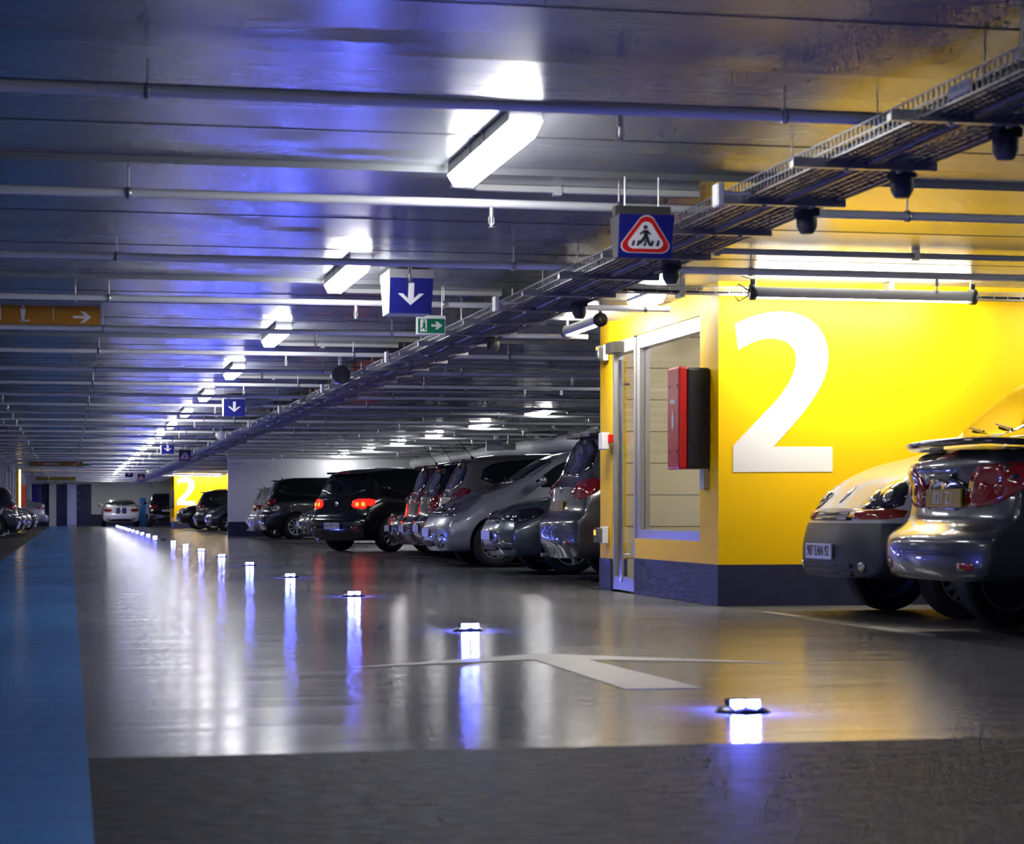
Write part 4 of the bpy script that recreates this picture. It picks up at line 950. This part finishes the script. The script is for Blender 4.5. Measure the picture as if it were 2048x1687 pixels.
def high_lights(root, bvh, s, L, W, pm):      # tall red lamps beside the rear window
    third_light(root, bvh, s, L, W, pm)
    for sg in (-1, 1):
        q = MB(); patch(q, bvh, L, [(-.12,-.05),(.02,-.12),(.2,.06),(.3,.2),(.16,.2),(.02,.06)], (L-.3, sg*W*.8, 1.12), (-sin(.9), sg*cos(.9), 0), (-cos(.9), -sg*sin(.9), 0), .006, .008, 3); q.build('high_tail_light', [M['taillamp']], root)
def kangoo_extra(root, bvh, s, L, W, pm):
    a = .5   # red blinkers under the lamps, grille slots, badge, side rubbing
    for sg in (-1, 1):
        q = MB(); patch(q, bvh, L, [(-.27,-.03),(.22,-.03),(.24,.045),(-.26,.035)], (.12, sg*W*.78, .715), (sin(.6), sg*cos(.6), 0), (cos(.6), -sg*sin(.6), 0), .007, .012, 3); q.build('indicator_lamp', [M['amberlens']], root)
    q = MB(); patch(q, bvh, L, [(0,-.06),(.028,0),(0,.06),(-.028,0)], (0,0,.86), (0,1,0), (1,0,0), .006, .004, 2, 0, 0); patch(q, bvh, L, [(0,-.03),(.012,0),(0,.03),(-.012,0)], (0,0,.86), (0,1,0), (1,0,0), .009, .004, 1, 0, 0)
    tag(q.build('front_badge', [M['steel']], root), 'grey diamond badge')
    q = MB()
    for zz in (.69, .725): patch(q, bvh, L, [(-W*.48,zz-.012),(W*.48,zz-.012),(W*.48,zz+.012),(-W*.48,zz+.012)], (0,0,0), (0,1,0), (1,0,0), .006, 0, 1, 0, 0)
    q.build('grille', [M['black']], root)
    q = MB()
    for zz in (.31, .365): patch(q, bvh, L, [(-W*.6,zz-.016),(W*.6,zz-.016),(W*.6,zz+.016),(-W*.6,zz+.016)], (0,0,0), (0,1,0), (1,0,0), .004, 0, 2, 0, 0)
    q.build('air_intake', [M['black']], root)
def coupe_extra(root, bvh, s, L, W, pm):
    # boot spoiler, number plate recess, boot lid seam, third light
    q = MB(); n = 24; vs = []; prof = [(-.14,0),(-.02,.03),(.10,.026),(.125,.008),(.10,-.012),(-.02,-.012)]
    for i in range(n+1):
        u = -1+2*i/n; y = u*W*.93; bend = -.16*abs(u)**3.5; dz = -.02*abs(u)**4
        for (px_, pz) in prof: vs.append((L/2-.22+px_+bend, y, 1.15+pz+dz))
    m_ = len(prof); fs_ = [(i*m_+k, i*m_+(k+1) % m_, (i+1)*m_+(k+1) % m_, (i+1)*m_+k) for i in range(n) for k in range(m_)]
    q.add(vs, fs_, 0, True); q.add(vs[:m_], [list(range(m_))]); q.add(vs[-m_:], [list(range(m_))]); q.build('boot_spoiler', [M['glosblack']], root)
    q = MB(); patch(q, bvh, L, [(-.11,-.02),(.11,-.02),(.11,.022),(-.11,.022)], (L,0,1.075), (0,1,0), (-1,0,0), .006, .006, 2, 0, 0); q.build('high_brake_light', [M['taillamp']], root)
    q = MB(); patch(q, bvh, L, [(-.36,-.085),(.36,-.085),(.32,.11),(-.32,.11)], (L,0,.83), (0,1,0), (-1,0,0), .003, -.004, 4, 0, 1); q.build('plate_recess', [M['glosblack']], root)
    h_, nr, _, _ = bvh.ray_cast(Vector((L+2, 0, .95)), Vector((-1,0,0)))
    q = MB(); q.box(h_.x-L/2-.02, h_.x-L/2+.03, -.17, .17, .935, .965); o = q.build('boot_handle', [pm], root); md = o.modifiers.new('b', 'BEVEL'); md.width = .01; md.segments = 3
    q = MB(); patch(q, bvh, L, [(-W*.9,-.006),(W*.9,-.006),(W*.9,.006),(-W*.9,.006)], (L,0,.49), (0,1,0), (-1,0,0), .003, 0, 1, 0, 0); q.build('bumper_seam', [M['ink']], root)
def muscle_extra(root, bvh, s, L, W, pm):
    q = MB()
    for a, b_ in ((-.26,-.05),(.05,.26)):
        patch(q, bvh, L, [(a,.66),(b_,.66),(b_,1.0),(a,1.0)], (L,0,0), (0,1,0), (-1,0,0), .004, 0, 3, 0, 0)
        patch(q, bvh, L, [(3.9,a),(4.7,a),(4.7,b_),(3.9,b_)], (0,0,0), (1,0,0), (0,0,-1), .004, 0, 3, 0, 0, av=(0,1,0))
        patch(q, bvh, L, [(2.4,a),(3.15,a),(3.15,b_),(2.4,b_)], (0,0,0), (1,0,0), (0,0,-1), .004, 0, 3, 0, 0, av=(0,1,0))
    tag(q.build('racing_stripe', [M['navystripe']], root), 'dark blue racing stripes')
    q = MB(); patch(q, bvh, L, [(-W*.7,.27),(W*.7,.27),(W*.66,.4),(-W*.66,.4)], (L,0,0), (0,1,0), (-1,0,0), .004, 0, 3); q.build('rear_valance', [M['black']], root)
M['glosblack'] = mat('gloss_black_trim', (.012,.013,.015), .12, coat=1); M['navystripe'] = mat('navy_stripe', (.015,.018,.10), .3, coat=.5)
dk = P_('dark_grey_metallic', (.04,.048,.06), .5, .3); blackp = P_('black_paint', (.004,.0045,.006), .0, .2); silver = P_('silver_metallic', (.42,.45,.48), .55, .33)
bluegrey = P_('blue_grey_metallic', (.13,.165,.185), .5, .3); warmgrey = P_('warm_grey_metallic', (.23,.22,.20), .5, .32); midgrey = P_('mid_grey_metallic', (.075,.078,.085), .5, .3)
whitep = P_('off_white_paint', (.60,.59,.56), 0, .4); greengrey = P_('green_grey_metallic', (.16,.18,.17), .5, .3); palesilver = P_('pale_silver', (.5,.5,.52), .5, .35); plum = P_('dark_plum_paint', (.03,.02,.028), .4, .3)
# near right pair
make_car('coupe', 'dark grey car with black boot spoiler and yellow plate at the right edge', dk, (5.02, 12.15), 'tail', wheel='trim', plate='021 Z1', platecol='platey', extra=coupe_extra, tailpoly=[(-.30,-.13),(.02,-.11),(.30,.0),(.42,.12),(.1,.135),(-.16,.12)], near=True)
make_car('van', 'white van with dark grey bumper, nose out, before the near yellow wall', whitep, (5.235, 14.47), 'nose', wheel='trim', plate='987 EAN 92', bumper=M['darkgrey'], headm='headdark', fogpoly=[(-.05,-.035),(.05,-.035),(.05,.035),(-.05,.035)], extra=kangoo_extra, grille=False, headpoly=[(-.21,-.09),(.2,-.09),(.21,.06),(.14,.125),(.0,.10),(-.13,.01)])
# row beyond the yellow block
make_car('suv', 'grey estate with roof rails, rear towards the aisle, half hidden by the yellow block', midgrey, (5.06, 22.5), 'tail', wheel='five', plate='CT', platecol='platey', extra=roof_rails, antenna=False, scale=(1,1,.98))
make_car('hatch', 'blue grey hatchback, nose out, left of the grey estate beside the yellow block', bluegrey, (4.95, 25.45), 'nose', wheel='five', headm='headdark', headpoly=[(-.28,-.06),(.18,-.085),(.38,.0),(.36,.10),(-.1,.07)], fogpoly=[(-.21,-.065),(.21,-.065),(.2,.065),(-.2,.065)], fogbar=True)
make_car('mpv', 'bright silver compact car, nose out, with plain wheel trims, middle of the right row', silver, (4.79, 28.95), 'nose', wheel='trim', headpoly=[(-.14,-.12),(.24,-.12),(.42,.2),(.26,.2),(.04,.06)], fogpoly=[(-.1,-.10),(.06,-.10),(.15,.08),(-.13,.08)])
make_car('mpv', 'tall warm grey people carrier, rear out, rising behind the silver car', warmgrey, (5.3, 31.35), 'tail', wheel='five', antenna=3.55, extra=third_light, scale=(1.08,1,1))
make_car('hatch', 'black hatchback with a bright red tail light, rear out, beside the warm grey people carrier', blackp, (5.4, 33.6), 'tail', wheel='twin', antenna=3.6, extra=third_light, scale=(1,1,1.04), tailpoly=[(-.2,-.14),(.1,-.18),(.26,-.02),(.24,.14),(-.1,.13)])
make_car('mpv', 'very dark people carrier with tall red lamps by its rear window, rear out', plum, (5.5, 35.75), 'tail', wheel='ten', antenna=3.5, extra=high_lights)
make_car('hatch', 'dark grey hatchback, nose out, right of the car with lit brake lights', dk, (5.55, 37.75), 'nose', wheel='ten', scale=(1,1,.98))
make_car('hatch', 'black hatchback reversing out at an angle with brake lights lit', blackp, (4.80, 39.7), 'tail', yaw=radians(30), wheel='ten', lit=True, plate='AH·899·TH', extra=third_light, scale=(1,1,1.05))
make_car('hatch', 'green grey hatchback, nose out, just left of the car with lit brake lights', greengrey, (5.4, 51.4), 'nose', wheel='ten')
make_car('suv', 'black four-wheel-drive wagon, rear out, in front of the white cross wall', blackp, (5.1, 58.9), 'tail', wheel='ten', antenna=3.9, extra=third_light, scale=(1,1,1))
make_car('hatch', 'pale silver hatchback, rear out, next to the white cross wall', palesilver, (5.0, 61.5), 'tail', wheel='five', antenna=3.7, extra=third_light)
# beyond the cross wall
make_car('mpv', 'dark silver car, nose out, first beyond the white cross wall', midgrey, (5.2, 84.0), 'nose', wheel='five')
make_car('hatch', 'black hatchback, rear out, second beyond the white cross wall', blackp, (4.95, 87.5), 'tail', wheel='five', extra=roof_rails, scale=(1,1,1.1))
make_car('suv', 'black off-roader, nose out, in front of the distant yellow wall', blackp, (4.5, 92.5), 'nose', wheel='five')
make_car('suv', 'black off-roader seen end on between the blue column and the distant yellow block', blackp, (4.75, 107.0), 'tail', yaw=pi/2, wheel='five')
make_car('muscle', 'white sports coupe with dark blue racing stripes parked against the end wall', palesilver and P_('white_sports_paint', (.62,.62,.66), 0, .35), (2.6, 110.5), 'tail', yaw=pi/2, wheel='five', extra=muscle_extra, tailpoly=[(-.24,-.08),(.1,-.08),(.12,.08),(-.24,.08)])
# left bays (ends towards +x)
def left_car(kind, label, pm, x, y, end, **k):
    s = CT[kind]; o = make_car(kind, label, pm, (0,0), end, **k); hl_ = s['L']/2
    o.location = (x-hl_, y, 0); o.rotation_euler.z = pi if end == 'nose' else 0; return o
left_car('hatch', 'dark estate, tail out, with a red lamp at the left edge of the photo', dk, -1.42, 66.2, 'tail', wheel='five', scale=(1,1,1.03))
left_car('hatch', 'silver grey hatchback, nose out, at the far left edge', midgrey, -1.3, 69.6, 'nose', wheel='five')
left_car('mpv', 'grey green compact car, nose out, on the left before the yellow left block', greengrey, -1.25, 75.0, 'nose', wheel='trim')
left_car('hatch', 'black hatchback, nose out, beside the red fire cabinet on the left', blackp, -1.1, 80.5, 'nose', wheel='ten')
left_car('coupe', 'pale silver hatchback with red tail lights, tail out, last of the left row', palesilver, -.85, 92.5, 'tail', wheel='five', tailpoly=[(-.30,-.06),(.02,-.08),(.36,.0),(.3,.08),(-.2,.07)])


# ------------------------------------------------------------------ camera and render look
cd = bpy.data.cameras.new('camera'); co = bpy.data.objects.new('camera', cd); COL.objects.link(co)
co.location = (0, 0, .735); co.rotation_euler = (pi/2, 0, -radians(11.6956))
cd.sensor_width = 36; cd.lens = 4280/2048*36; cd.shift_y = (1024-843.5)/2048; cd.clip_start = .1; cd.clip_end = 300
cd.dof.use_dof = True; cd.dof.focus_distance = 27; cd.dof.aperture_fstop = 5.0
sc = bpy.context.scene; sc.camera = co
w = bpy.data.worlds.new('world'); sc.world = w; w.use_nodes = True; w.node_tree.nodes['Background'].inputs[0].default_value = (.01,.011,.014,1)
vs_ = sc.view_settings; vs_.view_transform = 'Standard'; vs_.look = 'None'; vs_.exposure = 0.0; vs_.gamma = 1
cy = sc.cycles; cy.use_denoising = True; cy.max_bounces = 5; cy.diffuse_bounces = 3; cy.glossy_bounces = 3; cy.transmission_bounces = 6; cy.transparent_max_bounces = 6
cy.caustics_reflective = False; cy.caustics_refractive = False; cy.sample_clamp_indirect = 6; cy.use_adaptive_sampling = True; cy.adaptive_threshold = .1; cy.adaptive_min_samples = 14; cy.use_light_tree = True
